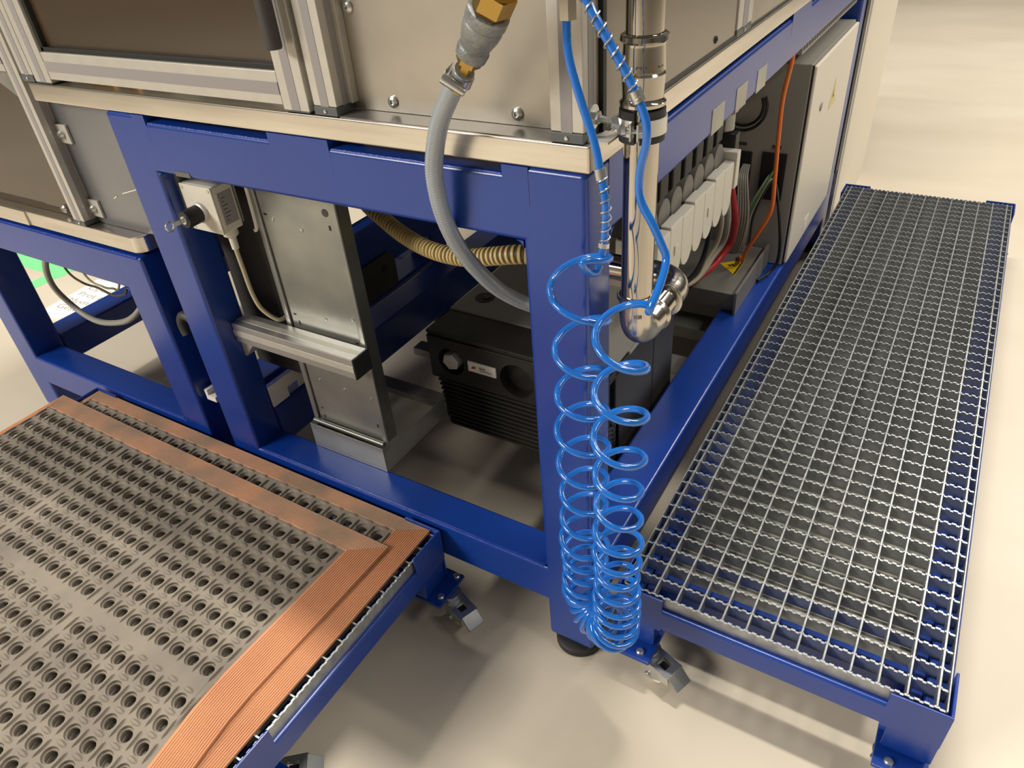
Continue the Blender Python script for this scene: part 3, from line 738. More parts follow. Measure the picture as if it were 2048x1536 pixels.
# pipe clamp
pc = thing('pipe_clamp', 'zinc pipe clamp with black rubber lining holding the steel pipe', 'clamp', (0.02, 0.05, 1.10))
def ring(R0, R1, z0, z1, a0, a1, n=30):
    V = []; F = []
    for k in range(n + 1):
        a = a0 + (a1 - a0) * k / n
        for (r_, z_) in ((R0, z0), (R1, z0), (R1, z1), (R0, z1)): V.append((PX + r_ * math.cos(a), PY + r_ * math.sin(a), z_))
    for k in range(n):
        for q in range(4): F.append((4 * k + q, 4 * k + (q + 1) % 4, 4 * k + 4 + (q + 1) % 4, 4 * k + 4 + q))
    F.append((0, 1, 2, 3)); F.append((4 * n, 4 * n + 1, 4 * n + 2, 4 * n + 3))
    return B().mesh(V, F)
g0 = hd - 0.22
obj('rubber_lining', ring(PR + 0.0002, PR + 0.0062, 1.088, 1.1265, g0 + 0.12, g0 + 2 * PI - 0.12), 'rubber', pc)
obj('band', ring(PR + 0.0064, PR + 0.0084, 1.0975, 1.1175, g0 + 0.12, g0 + 2 * PI - 0.12), 'zinc', pc)
ca = Vector((math.cos(g0), math.sin(g0), 0)); cp_ = Vector((-ca.y, ca.x, 0))
for s in (-1, 1):
    ctr = Vector((PX, PY, 1.1075)) + ca * (PR + 0.013) + cp_ * s * 0.0045
    Mx = basis(ctr, ca, cp_)
    obj('lug', B().box(-0.008, 0.009, -0.0011, 0.0011, -0.010, 0.010, 0.0004, mtx=Mx), 'zinc', pc)
obj('clamp_bolt', B().lathe([(-0.016, 0.0055), (-0.011, 0.0055), (-0.011, 0.003), (0.012, 0.003), (0.012, 0.0055), (0.016, 0.0055)], Vector((PX, PY, 1.1075)) + ca * (PR + 0.014), cp_, 12), 'zinc', pc)
# threaded stud to the corner post
sd = Vector((-0.0085, 0.028, 1.1175)); tg = Vector((PX - 0.018, PY - 0.014, 1.1085)); dr = (tg - sd)
thr = []
L_ = dr.length
for k in range(34): thr += [(L_ * k / 34, 0.0038), (L_ * (k + 0.5) / 34, 0.0046)]
obj('threaded_stud', B().lathe(thr, sd, dr, 14), 'zinc', pc)
obj('washer', B().lathe([(0, 0.006), (0, 0.0155), (0.002, 0.0155), (0.002, 0.006)], (-0.008, 0.028, 1.1175), (1, 0, 0), 28), 'zinc', pc)
obj('hex_nut', B().lathe([(0.002, 0.0085), (0.009, 0.0085)], (-0.008, 0.028, 1.1175), (1, 0, 0), 6), 'zinc', pc)
obj('hex_nut', B().lathe([(L_ * 0.62, 0.0085), (L_ * 0.62 + 0.01, 0.0085)], sd, dr, 6), 'zinc', pc)
# drop plate beneath the clamp
obj('angle_bracket', B().prism([(-0.0075, 0.0905 + 1.0), (0.02, 1.0905), (0.02, 1.0935), (-0.0075, 1.0935)], 'y', 0.012, 0.055), 'alu', pc)

# ------------------------------------------------------------------ braided hose with fittings
hp = spline([(-0.125, -0.07, 1.189), (-0.153, -0.06, 1.163), (-0.188, -0.05, 1.115), (-0.217, -0.035, 1.054), (-0.222, -0.03, 1.009), (-0.221, -0.022, 0.968), (-0.221, 0.0, 0.919), (-0.215, 0.03, 0.868), (-0.206, 0.08, 0.804), (-0.18, 0.13, 0.755), (-0.155, 0.19, 0.715), (-0.155, 0.25, 0.685), (-0.165, 0.328, 0.665)], 12)
bh = thing('braided_hose', 'clear grey spiral reinforced hose hanging from brass and iron fittings', 'hose', (-0.2, 0, 0.7))
hs = obj('hose', B().tube(hp, 0.0125, 20), 'hose_grey', bh)
# spiral reinforcement just proud of the wall
wp = []; P = hp; acc = 0.0; prevn = None
cum = [0.0]
for i in range(1, len(P)): cum.append(cum[-1] + (P[i] - P[i - 1]).length)
turns = cum[-1] / 0.0042; K = int(turns * 10)
fr_n = []; pn_ = None
for i in range(len(P)):
    T = (P[min(i + 1, len(P) - 1)] - P[max(i - 1, 0)]).normalized()
    if pn_ is None: nn = T.cross(Vector((0, 0, 1))).normalized()
    else: nn = (pn_ - T * pn_.dot(T)).normalized()
    pn_ = nn; fr_n.append((T, nn, T.cross(nn)))
j = 0
for k in range(K + 1):
    s_ = cum[-1] * k / K
    while j < len(cum) - 2 and cum[j + 1] < s_: j += 1
    u = (s_ - cum[j]) / max(cum[j + 1] - cum[j], 1e-9)
    c = P[j].lerp(P[j + 1], u); nn = fr_n[j][1].lerp(fr_n[j + 1][1], u).normalized(); bb = fr_n[j][2].lerp(fr_n[j + 1][2], u).normalized()
    a = 2 * PI * turns * k / K
    wp.append(c + (nn * math.cos(a) + bb * math.sin(a)) * 0.0123)
obj('spiral', B().tube(wp, 0.0006, 5), 'hose_wire', hs)
a_ = Vector((-0.125, -0.07, 1.189)); d_ = Vector((0.068, -0.012, 0.096)).normalized()
obj('hose_tail', B().lathe([(-0.03, 0.009), (0.012, 0.009), (0.012, 0.0155), (0.022, 0.0155)], a_, d_, 6), 'brass', bh)
obj('reducer', B().lathe([(0.02, 0.012), (0.021, 0.0185), (0.03, 0.0195), (0.034, 0.0175), (0.04, 0.019), (0.052, 0.0225), (0.06, 0.0235), (0.064, 0.0225), (0.068, 0.0245), (0.079, 0.0245), (0.08, 0.021), (0.08, 0.018)], a_, d_, 32), 'malleable', bh)
obj('union_nut', B().lathe([(0.078, 0.0195), (0.084, 0.0195), (0.0845, 0.0235), (0.105, 0.0235)], a_, d_, 6), 'brass', bh)
obj('thread', B().lathe([(0.105 + 0.0012 * k, 0.022 if k % 2 else 0.0205) for k in range(20)], a_, d_, 28), 'brass', bh)
w0 = a_ + d_ * 0.127
obj('wall_elbow', B().tube(spline([w0, w0 + d_ * 0.02, w0 + d_ * 0.038 + Vector((0, 0.012, 0.0)), Vector((w0.x + 0.024, -0.02, w0.z + 0.04)), Vector((w0.x + 0.024, 0.0445, w0.z + 0.04))], 6), 0.017, 18), 'brass', bh)
hc = obj('hose_clamp', B().lathe([(-0.018, 0.0132), (-0.018, 0.0142), (-0.006, 0.0142), (-0.006, 0.0132)], a_, d_, 28), 'zinc', bh)
q_ = a_ - d_ * 0.012; sdv = d_.cross(Vector((0.3, -0.9, 0.1))).normalized(); fv = sdv.cross(d_).normalized()
if fv.y > 0: fv = -fv
obj('clamp_screw', B().lathe([(-0.017, 0.006), (-0.014, 0.0065), (0.012, 0.0055), (0.014, 0.0048)], q_ + fv * 0.019, sdv, 16), 'zinc', hc)
obj('clamp_tail', B().box(-0.008, 0.012, -0.0006, 0.0006, -0.006, 0.006, 0.0003, mtx=basis(q_ - sdv * 0.018, fv, sdv)), 'zinc', hc)

# ------------------------------------------------------------------ corrugated suction hose
cp2 = spline([(-0.80, 0.40, 0.86), (-0.713, 0.32, 0.808), (-0.611, 0.28, 0.776), (-0.531, 0.25, 0.765), (-0.446, 0.22, 0.767), (-0.359, 0.2, 0.779), (-0.284, 0.19, 0.801), (-0.225, 0.195, 0.813), (-0.17, 0.232, 0.80), (-0.115, 0.25, 0.792)], 40)
cu2 = [0.0]
for i in range(1, len(cp2)): cu2.append(cu2[-1] + (cp2[i] - cp2[i - 1]).length)
ch = thing('corrugated_hose', 'beige corrugated suction hose sagging under the front beam', 'hose', (-0.45, 0.22, 0.74))
rr = [0.0148 + 0.0022 * math.cos(2 * PI * s_ / 0.0105) for s_ in cu2]
obj('hose_body', B().tube(cp2, [0.0150] * len(cp2), 18), 'hose_dark', ch)
ribp = []
jj = 0; nrib = int(cu2[-1] / 0.0105)
rb = B()
for k in range(nrib):
    s_ = (k + 0.5) * 0.0105
    while cu2[jj + 1] < s_: jj += 1
    c = cp2[jj]; T = (cp2[jj + 1] - cp2[jj]).normalized()
    rb.lathe([(-0.0034, 0.0148), (-0.0024, 0.0176), (0.0024, 0.0176), (0.0034, 0.0148)], c, T, 18, caps=False)
obj('ribs', rb, 'hose_beige', ch, kind='stuff')

# ------------------------------------------------------------------ blue coiled air hose
zl = [0.999, 0.929, 0.834, 0.752, 0.685, 0.617, 0.553, 0.496, 0.443, 0.401, 0.367, 0.335]
zl = [z + 0.014 for z in zl]
zr = [0.345, 0.372, 0.403, 0.438, 0.476, 0.52, 0.572, 0.633, 0.696, 0.773, 0.852, 0.938]
CL = Vector((0.011, -0.055, 0)); CRr = Vector((0.090, -0.098, 0)); ZB = 0.318; NB = 9
ctr = []  # (phase in turns, position, outward normal)
U = (CRr - CL); half = U.length / 2; U.normalize()
FRT = Vector((0.4, -0.9, 0)).normalized(); FRT = (FRT - U * FRT.dot(U)).normalized()
for k, z in enumerate(zl): ctr.append((k, CL + Vector((0, 0, z)), -U))
k0 = len(zl)
for q in range(NB + 1):
    a = PI * q / NB
    ctr.append((k0 + q, CL + U * (half - half * math.cos(a)) + Vector((0, 0, ZB - half * math.sin(a) * 0.95)), -U * math.cos(a) - Vector((0, 0, 1)) * math.sin(a)))
k1 = k0 + NB + 1
for q, z in enumerate(zr): ctr.append((k1 + q, CRr + Vector((0, 0, z)), U))
def coil_at(ph):
    i = min(int(ph), len(ctr) - 2); t = ph - i
    a, c = ctr[i], ctr[i + 1]
    p0 = ctr[max(i - 1, 0)][1]; p3 = ctr[min(i + 2, len(ctr) - 1)][1]; p1 = a[1]; p2 = c[1]
    pos = 0.5 * ((2 * p1) + (p2 - p0) * t + (2 * p0 - 5 * p1 + 4 * p2 - p3) * t * t + (3 * p1 - p0 - 3 * p2 + p3) * t ** 3)
    n = a[2].lerp(c[2], t).normalized()
    return pos, n
pts = []; RC = 0.0375; tot = len(ctr) - 1
NSG = 26
PH0 = 0.55
for s_ in range(int(PH0 * NSG), tot * NSG + 1):
    ph = s_ / NSG
    pos, n = coil_at(ph); a = 2 * PI * (ph - 0.08)
    rc = RC * (1.0 + 0.05 * math.sin(ph * 1.7)) * (0.93 if ph > k1 else 1.0)
    pts.append(pos + (n * math.cos(a) + FRT * math.sin(a)) * rc)
lead_a = [(-0.009, -0.03, 1.262), (-0.010, -0.032, 1.235), (-0.007, -0.034, 1.200), (0.008, -0.036, 1.155), (0.026, -0.040, 1.112), (0.036, -0.044, 1.078), (0.045, -0.050, 1.045), (0.046, -0.052, 1.012), (0.045, -0.056, 0.985), (0.042, -0.062, 0.962)]
lead_b = [(0.128, -0.062, 0.998), (0.113, -0.066, 1.032), (0.096, -0.066, 1.062), (0.094, -0.064, 1.095), (0.100, -0.064, 1.125), (0.098, -0.064, 1.15), (0.082, -0.068, 1.188), (0.062, -0.072, 1.222), (0.042, -0.072, 1.252), (0.024, -0.066, 1.278)]
pA = spline(lead_a, 8); pB = spline(lead_b, 8)
def bridge(p, tp, q, tq, n=12):
    out = []
    for k in range(1, n):
        t = k / n; h0 = 2 * t ** 3 - 3 * t * t + 1; h1 = t ** 3 - 2 * t * t + t; h2 = -2 * t ** 3 + 3 * t * t; h3 = t ** 3 - t * t
        out.append(p * h0 + tp * h1 + q * h2 + tq * h3)
    return out
ta = (pA[-1] - pA[-3]).normalized() * 0.06; t0 = (pts[2] - pts[0]).normalized() * 0.09
te_ = (pts[-1] - pts[-3]).normalized() * 0.07; tb = (pB[2] - pB[0]).normalized() * 0.05
full = pA + bridge(pA[-1], ta, pts[0], t0, 16) + pts + bridge(pts[-1], te_, pB[0], tb, 12) + pB
ah = thing('coiled_air_hose', 'bright blue coiled air hose hanging in a long loop before the corner leg', 'hose', (0.05, -0.075, 0.25))
obj('hose', B().tube(full, 0.0049, 12), 'hose_blue', ah)
def spring_guard(path, i0, i1, parent, turns, r=0.0066):
    seg = path[i0:i1 + 1]; cu = [0.0]
    for i in range(1, len(seg)): cu.append(cu[-1] + (seg[i] - seg[i - 1]).length)
    out = []; K = turns * 14; j = 0; pn = None
    for k in range(K + 1):
        s_ = cu[-1] * k / K
        while j < len(cu) - 2 and cu[j + 1] < s_: j += 1
        u = (s_ - cu[j]) / max(cu[j + 1] - cu[j], 1e-9); c = seg[j].lerp(seg[j + 1], u)
        T = (seg[min(j + 2, len(seg) - 1)] - seg[max(j - 1, 0)]).normalized()
        nn = T.cross(Vector((0.3, 1, 0.1))).normalized(); bb = T.cross(nn); a = 2 * PI * turns * k / K
        out.append(c + (nn * math.cos(a) + bb * math.sin(a)) * r)
    g = obj('spring_guard', B().tube(out, 0.0010, 6), 'zinc', parent)
    for i, sg_ in ((0, 1), (len(seg) - 1, -1)):
        T = (seg[min(i + 1, len(seg) - 1)] - seg[max(i - 1, 0)]).normalized() * sg_
        hh = 0.016 if (i == 0) == (sg_ == 1) and parent else 0.016
        obj('ferrule', B().lathe([(0, 0.0052), (0, 0.0074), (0.013 if i == 0 else 0.006, 0.0074), (0.013 if i == 0 else 0.006, 0.0052)], seg[i], T, 18), 'zinc', g)
    return g
ia = 40; ib = 64
spring_guard(pA, 39, 63, ah, 8)
spring_guard(pB, 44, 71, ah, 10)
fa = Vector((-0.009, -0.03, 1.238))
obj('hex_fitting', B().lathe([(0, 0.0085), (0.0005, 0.0105), (0.022, 0.0105), (0.0225, 0.0085)], fa, (0, 0, 1), 6, rot=0.5), 'stainless', ah)
obj('distributor', B().box(-0.019, 0.05, -0.075, -0.012, 1.272, 1.30, 0.003).lathe([(0, 0.007), (0.014, 0.007)], (-0.009, -0.03, 1.262), (0, 0, 1), 16).box(-0.019, 0.0, -0.013, 0.0025, 1.275, 1.297), 'brass', ah)

# ------------------------------------------------------------------ vacuum pump under the plate
vp = thing('vacuum_pump', 'black ribbed vacuum pump with grey top standing inside the large frame', 'pump', (-0.38, 0.55, 0.172))
PXA, PXB, PYA = -0.613, -0.125, 0.345
b = B()
# front cover as a ring of strips round two round recesses
def front_with_holes(x0, x1, z0, z1, y, holes, depth):
    """plate in the xz plane with round recesses; returns builder"""
    bb = B(); t = bmesh.new()
    n = 28; V = []; F = []
    xs = [x0] + [0.5 * (holes[i][0] + holes[i + 1][0]) for i in range(len(holes) - 1)] + [x1]
    for i, (hx, hz, hr) in enumerate(holes):
        a0, a1 = xs[i], xs[i + 1]
        base = len(V)
        for k in range(n):
            a = 2 * PI * (k + 0.5) / n; dx, dz = math.cos(a), math.sin(a)
            tx = ((a1 - hx) if dx > 0 else (hx - a0)) / max(abs(dx), 1e-6); tz = ((z1 - hz) if dz > 0 else (hz - z0)) / max(abs(dz), 1e-6)
            q = min(tx, tz)
            V.append((hx + dx * q, y, hz + dz * q)); V.append((hx + dx * hr, y, hz + dz * hr)); V.append((hx + dx * hr * 0.97, y + depth, hz + dz * hr * 0.97))
        ctr_ = len(V); V.append((hx, y + depth, hz))
        for k in range(n):
            j = (k + 1) % n; A = base + 3 * k; C = base + 3 * j
            F.append((A, C, C + 1, A + 1)); F.append((A + 1, C + 1, C + 2, A + 2)); F.append((A + 2, C + 2, ctr_))
            pk, pj = V[A], V[C]
            if abs(pk[0] - pj[0]) > 1e-6 and abs(pk[2] - pj[2]) > 1e-6:
                V.append((a1 if pk[0] + pj[0] > 2 * hx else a0, y, z1 if pk[2] + pj[2] > 2 * hz else z0)); F.append((A, C, len(V) - 1))
    return bb.mesh(V, F)
obj('front_cover', front_with_holes(PXA, PXB, 0.336, 0.452, PYA, [(-0.548, 0.394, 0.038), (-0.362, 0.392, 0.046), (-0.2, 0.394, 0.03)], 0.03), 'pump', vp)
obj('body', B().box(PXA, PXB, PYA + 0.031, 0.60, 0.18, 0.4715, 0.004).box(PXA, PXB, PYA - 0.002, PYA + 0.05, 0.4525, 0.459, 0.002).box(PXA + 0.002, PXB, PYA + 0.004, PYA + 0.05, 0.459, 0.464).box(PXA, PXB, PYA, PYA + 0.05, 0.464, 0.4725, 0.002), 'pump', vp)
fb = B()
for k in range(11):
    z = 0.192 + 0.0134 * k
    fb.box(PXA + 0.012 + 0.002 * (11 - k), PXB, PYA + 0.002, PYA + 0.06, z - 0.0035, z + 0.0035, 0.0015)
fb.box(PXA + 0.02, PXB, PYA + 0.016, PYA + 0.05, 0.181, 0.336)
obj('cooling_fins', fb, 'pump', vp)
obj('foot', B().box(PXA + 0.05, PXA + 0.11, 0.42, 0.665, 0.1718, 0.182), 'rubber', vp); obj('foot', B().box(PXB - 0.11, PXB - 0.05, 0.42, 0.665, 0.1718, 0.182), 'rubber', vp)
t_ = obj('top_cover', B().box(PXA, PXB, 0.452, 0.74, 0.465, 0.4765, 0.003), 'pump_grey', vp)
obj('filler_recess', B().lathe([(0, 0.026), (0.0008, 0.026), (0.0009, 0.023)], (-0.556, 0.528, 0.4766), (0, 0, 1), 30), 'black', vp)
obj('filler_cap', B().lathe([(0, 0.011), (0.003, 0.011), (0.003, 0.004)], (-0.552, 0.53, 0.4774), (0, 0, 1), 6), 'charcoal', vp)
obj('rear_body', B().box(PXA + 0.03, PXB, 0.601, 0.74, 0.19, 0.4645, 0.004), 'pump', vp)
obj('filter_housing', B().box(-0.23, -0.122, 0.33, 0.62, 0.485, 0.72, 0.006).box(-0.215, -0.14, 0.35, 0.6, 0.4766, 0.485), 'pump_grey', vp)
plg = obj('plug', B().lathe([(-0.012, 0.022), (0.0, 0.0235), (0.018, 0.0235), (0.0195, 0.0215), (0.0195, 0.003), (0.017, 0.0028), (0.017, 0.0001)], (-0.55, 0.362, 0.394), (0, -1, 0), 6, rot=0.25), 'nut', vp)
lb_ = obj('name_plate', B().box(-0.495, -0.416, PYA - 0.0045, PYA - 0.0002, 0.387, 0.4145, 0.0006), 'white', vp)
mt0 = basis((-0.462, PYA - 0.0049, 0.4015), (1, 0, 0), (0, 0, 1))
text_mesh('lettering', 'Busch', 0.0072, mt0, 'ink', lb_, 0.0002, True)
text_mesh('lettering', 'Vacuum Pumps', 0.0056, mt0 @ Matrix.Translation((0, -0.0062, 0)), 'ink', lb_, 0.0002)
for (p, q, m_) in (((0.0, 0.0), (0.0165, 0.006), 'red_ink'), ((0.002, 0.004), (0.014, 0.0085), 'pencil')):
    V = [(-0.486 + p[0] + (q[0] - p[0]) * u + 0.0, PYA - 0.0049, 0.396 + p[1] + (q[1] - p[1]) * (u ** 0.6) + w * 0.0028 * math.sin(PI * min(1, u * 1.05))) for w in (-1, 1) for u in [k / 8 for k in range(9)]]
    F = [(k, k + 1, 10 + k, 9 + k) for k in range(8)]
    obj('emblem', B().mesh(V, F), m_, lb_)
screw(vp, (-0.398, PYA - 0.0002, 0.342), (0, -1, 0), 0.004, 0.003, 'pump', 'screw', 12)

# ------------------------------------------------------------------ sheet metal riser behind the front beam
gp = thing('sheet_metal_riser', 'upright galvanised sheet metal riser standing on the lower front beam', 'riser', (-0.67, 0.12, 0.246))
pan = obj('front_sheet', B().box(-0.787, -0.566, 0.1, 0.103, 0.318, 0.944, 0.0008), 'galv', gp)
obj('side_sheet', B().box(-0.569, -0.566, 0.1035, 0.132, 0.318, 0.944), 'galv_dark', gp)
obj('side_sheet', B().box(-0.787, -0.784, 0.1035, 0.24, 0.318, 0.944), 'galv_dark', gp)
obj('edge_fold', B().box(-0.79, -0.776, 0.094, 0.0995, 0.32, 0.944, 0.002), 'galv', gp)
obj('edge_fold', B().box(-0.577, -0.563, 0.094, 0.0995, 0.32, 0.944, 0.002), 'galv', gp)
obj('base_channel', B().box(-0.79, -0.565, 0.076, 0.0785, 0.2535, 0.315, 0.0008).box(-0.5675, -0.565, 0.0788, 0.32, 0.2535, 0.300, 0.0006).box(-0.79, -0.7875, 0.0788, 0.32, 0.2535, 0.300, 0.0006).box(-0.79, -0.565, 0.076, 0.32, 0.2462, 0.2533), 'galv', gp)
obj('seal_roll', B().tube([(-0.785, 0.09, 0.318), (-0.57, 0.09, 0.318)], 0.0065, 10), 'galv_dark', gp)
for x, z in ((-0.671, 0.825), (-0.747, 0.836), (-0.668, 0.623), (-0.742, 0.442), (-0.667, 0.437), (-0.588, 0.437), (-0.589, 0.641)):
    obj('rivet', B().lathe([(0, 0.004), (0.0015, 0.0035), (0.002, 0.0)], (x, 0.0999, z), (0, -1, 0), 10), 'zinc', gp)
for x, z, w, h in ((-0.765, 0.844, 0.009, 0.004), (-0.592, 0.842, 0.005, 0.010), (-0.761, 0.614, 0.008, 0.004), (-0.753, 0.594, 0.004, 0.010), (-0.591, 0.583, 0.010, 0.004), (-0.759, 0.356, 0.007, 0.003), (-0.757, 0.33, 0.004, 0.008), (-0.587, 0.36, 0.005, 0.009)):
    obj('slot', B().box(x - w / 2, x + w / 2, 0.0994, 0.0999, z - h / 2, z + h / 2, 0.0002), 'black', gp)
obj('round_hole', B().lathe([(0, 0.008), (0.0006, 0.008), (0.0006, 0.006)], (-0.596, 0.0998, 0.872), (0, -1, 0), 20), 'charcoal', gp)
obj('inner_partition', B().box(-1.0, -0.7875, 0.142, 0.147, 0.40, 0.944), 'charcoal', gp)
tag(obj('white_bracket', B().prism([(0.075, 0.385), (0.21, 0.385), (0.21, 0.33), (0.165, 0.33), (0.165, 0.352), (0.128, 0.352), (0.128, 0.325), (0.075, 0.325)], 'x', -0.909, -0.905), 'white'), 'white notched metal bracket fixed inside the blue leg', 'bracket')
# aluminium profile stub
sb = thing('profile_stub', 'short horizontal aluminium profile with black end cap bolted to the blue leg', 'profile', (-0.72, 0.065, 0.537))
profile('bar', sb, -0.9105, -0.555, 0.04, 0.089, 0.538, 0.587, 'x', ('-y', '+z'), 'alu_stub', 'alu', 0.3)
obj('end_cap', B().box(-0.5549, -0.551, 0.04, 0.089, 0.538, 0.587, 0.001), 'black', sb)
obj('angle_bracket', B().prism([(-0.911, 0.5375), (-0.868, 0.5375), (-0.905, 0.494), (-0.911, 0.494)], 'y', 0.05, 0.08), 'alu', sb)
# ------------------------------------------------------------------ key switch box
kb = thing('key_switch_box', 'cream plastic key switch box hanging below the front beam', 'switch', (-0.855, 0.05, 0.82))
box = obj('housing', B().box(-0.9, -0.81, 0.030, 0.078, 0.822, 0.918, 0.004, 3), 'keybox', kb)
obj('lid', B().box(-0.9, -0.81, 0.0255, 0.0298, 0.822, 0.918, 0.0015), 'keybox', kb)
for x in (-0.893, -0.817):
    for z in (0.829, 0.911): screw(kb, (x, 0.0253, z), (0, -1, 0), 0.0038, 0.0015, 'keybox', 'screw', 12)
sw = obj('collar', B().lathe([(0, 0.0205), (0.006, 0.0205), (0.008, 0.018)], (-0.856, 0.0253, 0.864), (0, -1, 0), 26), 'nut', kb)
obj('barrel', B().lathe([(0.008, 0.0175), (0.040, 0.0175), (0.042, 0.016)], (-0.856, 0.0253, 0.864), (0, -1, 0), 26), 'black', sw)
obj('lock_core', B().lathe([(0.042, 0.0085), (0.0445, 0.008)], (-0.856, 0.0253, 0.864), (0, -1, 0), 20), 'zinc', sw)
key = obj('key', B().box(-0.8575, -0.8545, -0.041, -0.0195, 0.860, 0.869, 0.0006), 'zinc', kb)
obj('key_bow', B().tube([(-0.856, -0.050 + 0.0085 * math.cos(a), 0.8645 + 0.009 * math.sin(a)) for a in [2 * PI * k / 20 for k in range(20)]], 0.0022, 8, closed=True), 'zinc', key)
lbp = obj('wiring_label', B().box(-0.8099, -0.8092, 0.038, 0.071, 0.838, 0.902), 'label_grey', kb)
for k in range(7):
    z = 0.846 + 0.0075 * k; w = 0.006 + 0.011 * ((k * 37) % 5) / 5
    obj('wiring_line', B().box(-0.8091, -0.8089, 0.043, 0.043 + w, z, z + 0.0012), 'ink', lbp)
obj('gland', B().lathe([(0, 0.014), (0.01, 0.0155), (0.014, 0.0155), (0.02, 0.008), (0.045, 0.0075)], (-0.828, 0.055, 0.823), (0, 0, -1), 16), 'keybox', kb)
obj('mounting_plate', B().box(-0.911, -0.9045, 0.028, 0.1, 0.82, 0.944).box(-0.9045, -0.81, 0.0785, 0.082, 0.83, 0.944), 'galv', kb)
cable('cable', [(-0.828, 0.055, 0.79), (-0.828, 0.055, 0.77), (-0.83, 0.058, 0.728), (-0.832, 0.062, 0.672), (-0.824, 0.066, 0.633), (-0.806, 0.078, 0.605), (-0.797, 0.092, 0.597), (-0.797, 0.135, 0.6)], 0.0048, 'cable_beige', 'pale cable running down from the key switch box')
dk2 = thing('relay_block', 'dark relay block with white handle beside the key switch box', 'relay', (-0.77, 0.17, 0.82))
obj('body', B().box(-0.80, -0.72, 0.104, 0.2, 0.815, 0.944, 0.003), 'black', dk2) if False else obj('body', B().box(-0.8035, -0.792, 0.10, 0.1412, 0.80, 0.944, 0.002), 'black', dk2)
obj('latch', B().tube(spline([(-0.7925, 0.096, 0.944), (-0.7925, 0.094, 0.86), (-0.7925, 0.092, 0.815), (-0.797, 0.088, 0.808)]), 0.004, 8), 'white', dk2)

# ------------------------------------------------------------------ valve terminal on the right side
vt = thing('valve_terminal', 'row of cream pneumatic valve slices with black coils under the side beam', 'valves', (-0.1, 0.6, 0.7))
obj('carrier_rail', B().box(-0.15, -0.06, 0.33, 0.86, 0.705, 0.73, 0.002), 'galv', vt)
for y in (0.42, 0.75): obj('hanger', B().box(-0.15, -0.1405, y, y + 0.04, 0.7305, 0.944, 0.002), 'galv_dark', vt)
for k in range(7):
    y0 = 0.352 + 0.0655 * k
    b = B().box(-0.058, -0.034, y0, y0 + 0.0645, 0.705, 0.797 + 0.004 * (k % 2), 0.004).box(-0.12, -0.0585, y0, y0 + 0.063, 0.7305, 0.79, 0.003)
    b.lathe([(0, 0.03), (0.023, 0.03)], (-0.0575, y0 + 0.032, 0.712), (1, 0, 0), 20)
    sl_ = obj('valve_slice', b, 'valve', vt)
    obj('rounded_cap', B().lathe([(0, 0.031), (0.026, 0.031), (0.028, 0.027)], (-0.088, y0 + 0.0315, 0.81), (1, 0, 0), 24), 'cap_shaded', sl_)
    obj('coil', B().box(-0.14, -0.0885, y0 + 0.004, y0 + 0.058, 0.7905, 0.905, 0.006), 'black', sl_)
    obj('connector', B().box(-0.088, -0.062, y0 + 0.008, y0 + 0.05, 0.845, 0.90, 0.004), 'black', sl_)
    if k in (1, 4): obj('tab', B().box(-0.0338, -0.031, y0 + 0.02, y0 + 0.035, 0.735, 0.755, 0.001), 'valve', sl_)
obj('end_cap', B().box(-0.12, -0.03, 0.812, 0.838, 0.7305, 0.815, 0.002), 'valve', vt)
obj('end_connector', B().box(-0.115, -0.045, 0.8385, 0.87, 0.735, 0.845, 0.002), 'black', vt)
obj('regulator', B().lathe([(0, 0.014), (0.005, 0.019), (0.04, 0.019), (0.045, 0.024), (0.1, 0.024)], (-0.075, 0.855, 0.8455), (0, 0, 1), 20), 'galv', vt)
# ------------------------------------------------------------------ control cabinet and far housing
cc = thing('control_cabinet', 'pale grey steel control cabinet with door standing inside the large frame', 'cabinet', (-0.3, 1.72, 0.253))
obj('body', B().box(-0.6, -0.012, 1.42, 2.04, 0.2525, 0.862, 0.004), 'cabinet', cc)
dr_ = obj('door', B().box(-0.0115, 0.0, 1.428, 2.035, 0.258, 0.856, 0.004, 3), 'cabinet_door', cc)
obj('door_gap', B().box(-0.0119, -0.0075, 1.4225, 1.4278, 0.256, 0.858), 'black', cc)
obj('lock', B().lathe([(0, 0.014), (0.003, 0.013), (0.0035, 0.004)], (0.0001, 1.574, 0.71), (1, 0, 0), 18), 'label_grey', dr_)
obj('warning_triangle', B().mesh([(0.0006, 1.712, 0.66), (0.0006, 1.82, 0.66), (0.0006, 1.766, 0.745)], [(0, 1, 2)]), 'pale_yellow', dr_)
obj('lightning_mark', B().mesh([(0.0010, 1.755, 0.672), (0.0010, 1.775, 0.694), (0.0010, 1.762, 0.697), (0.0010, 1.772, 0.72), (0.0010, 1.752, 0.69), (0.0010, 1.766, 0.688)], [(0, 1, 2, 3, 4, 5)]), 'ink', dr_)
obj('name_sticker', B().box(0.0002, 0.0012, 1.63, 1.69, 0.285, 0.325), 'white', dr_)
for (x0, x1, z0, z1) in ((-0.20, -0.145, 0.468, 0.608), (-0.116, -0.043, 0.466, 0.612)):
    fr_ = obj('cable_entry', B().box(x0, x1, 1.413, 1.4198, z0, z1, 0.002), 'black', cc)
    obj('entry_inset', B().box(x0 + 0.008, x1 - 0.008, 1.4115, 1.4128, z0 + 0.008, z1 - 0.008), 'cable_black', fr_)
for x in (-0.179, -0.077): obj('name_tag', B().box(x - 0.013, x + 0.013, 1.4185, 1.4198, 0.624, 0.634), 'charcoal', cc)
tr = thing('cable_tray', 'grey steel tray cover with yellow warning triangle beside the control cabinet', 'tray', (-0.2, 1.2, 0.253))
obj('cover', B().box(-0.45, -0.062, 1.08, 1.41, 0.2525, 0.308, 0.003), 'tray_grey', tr)
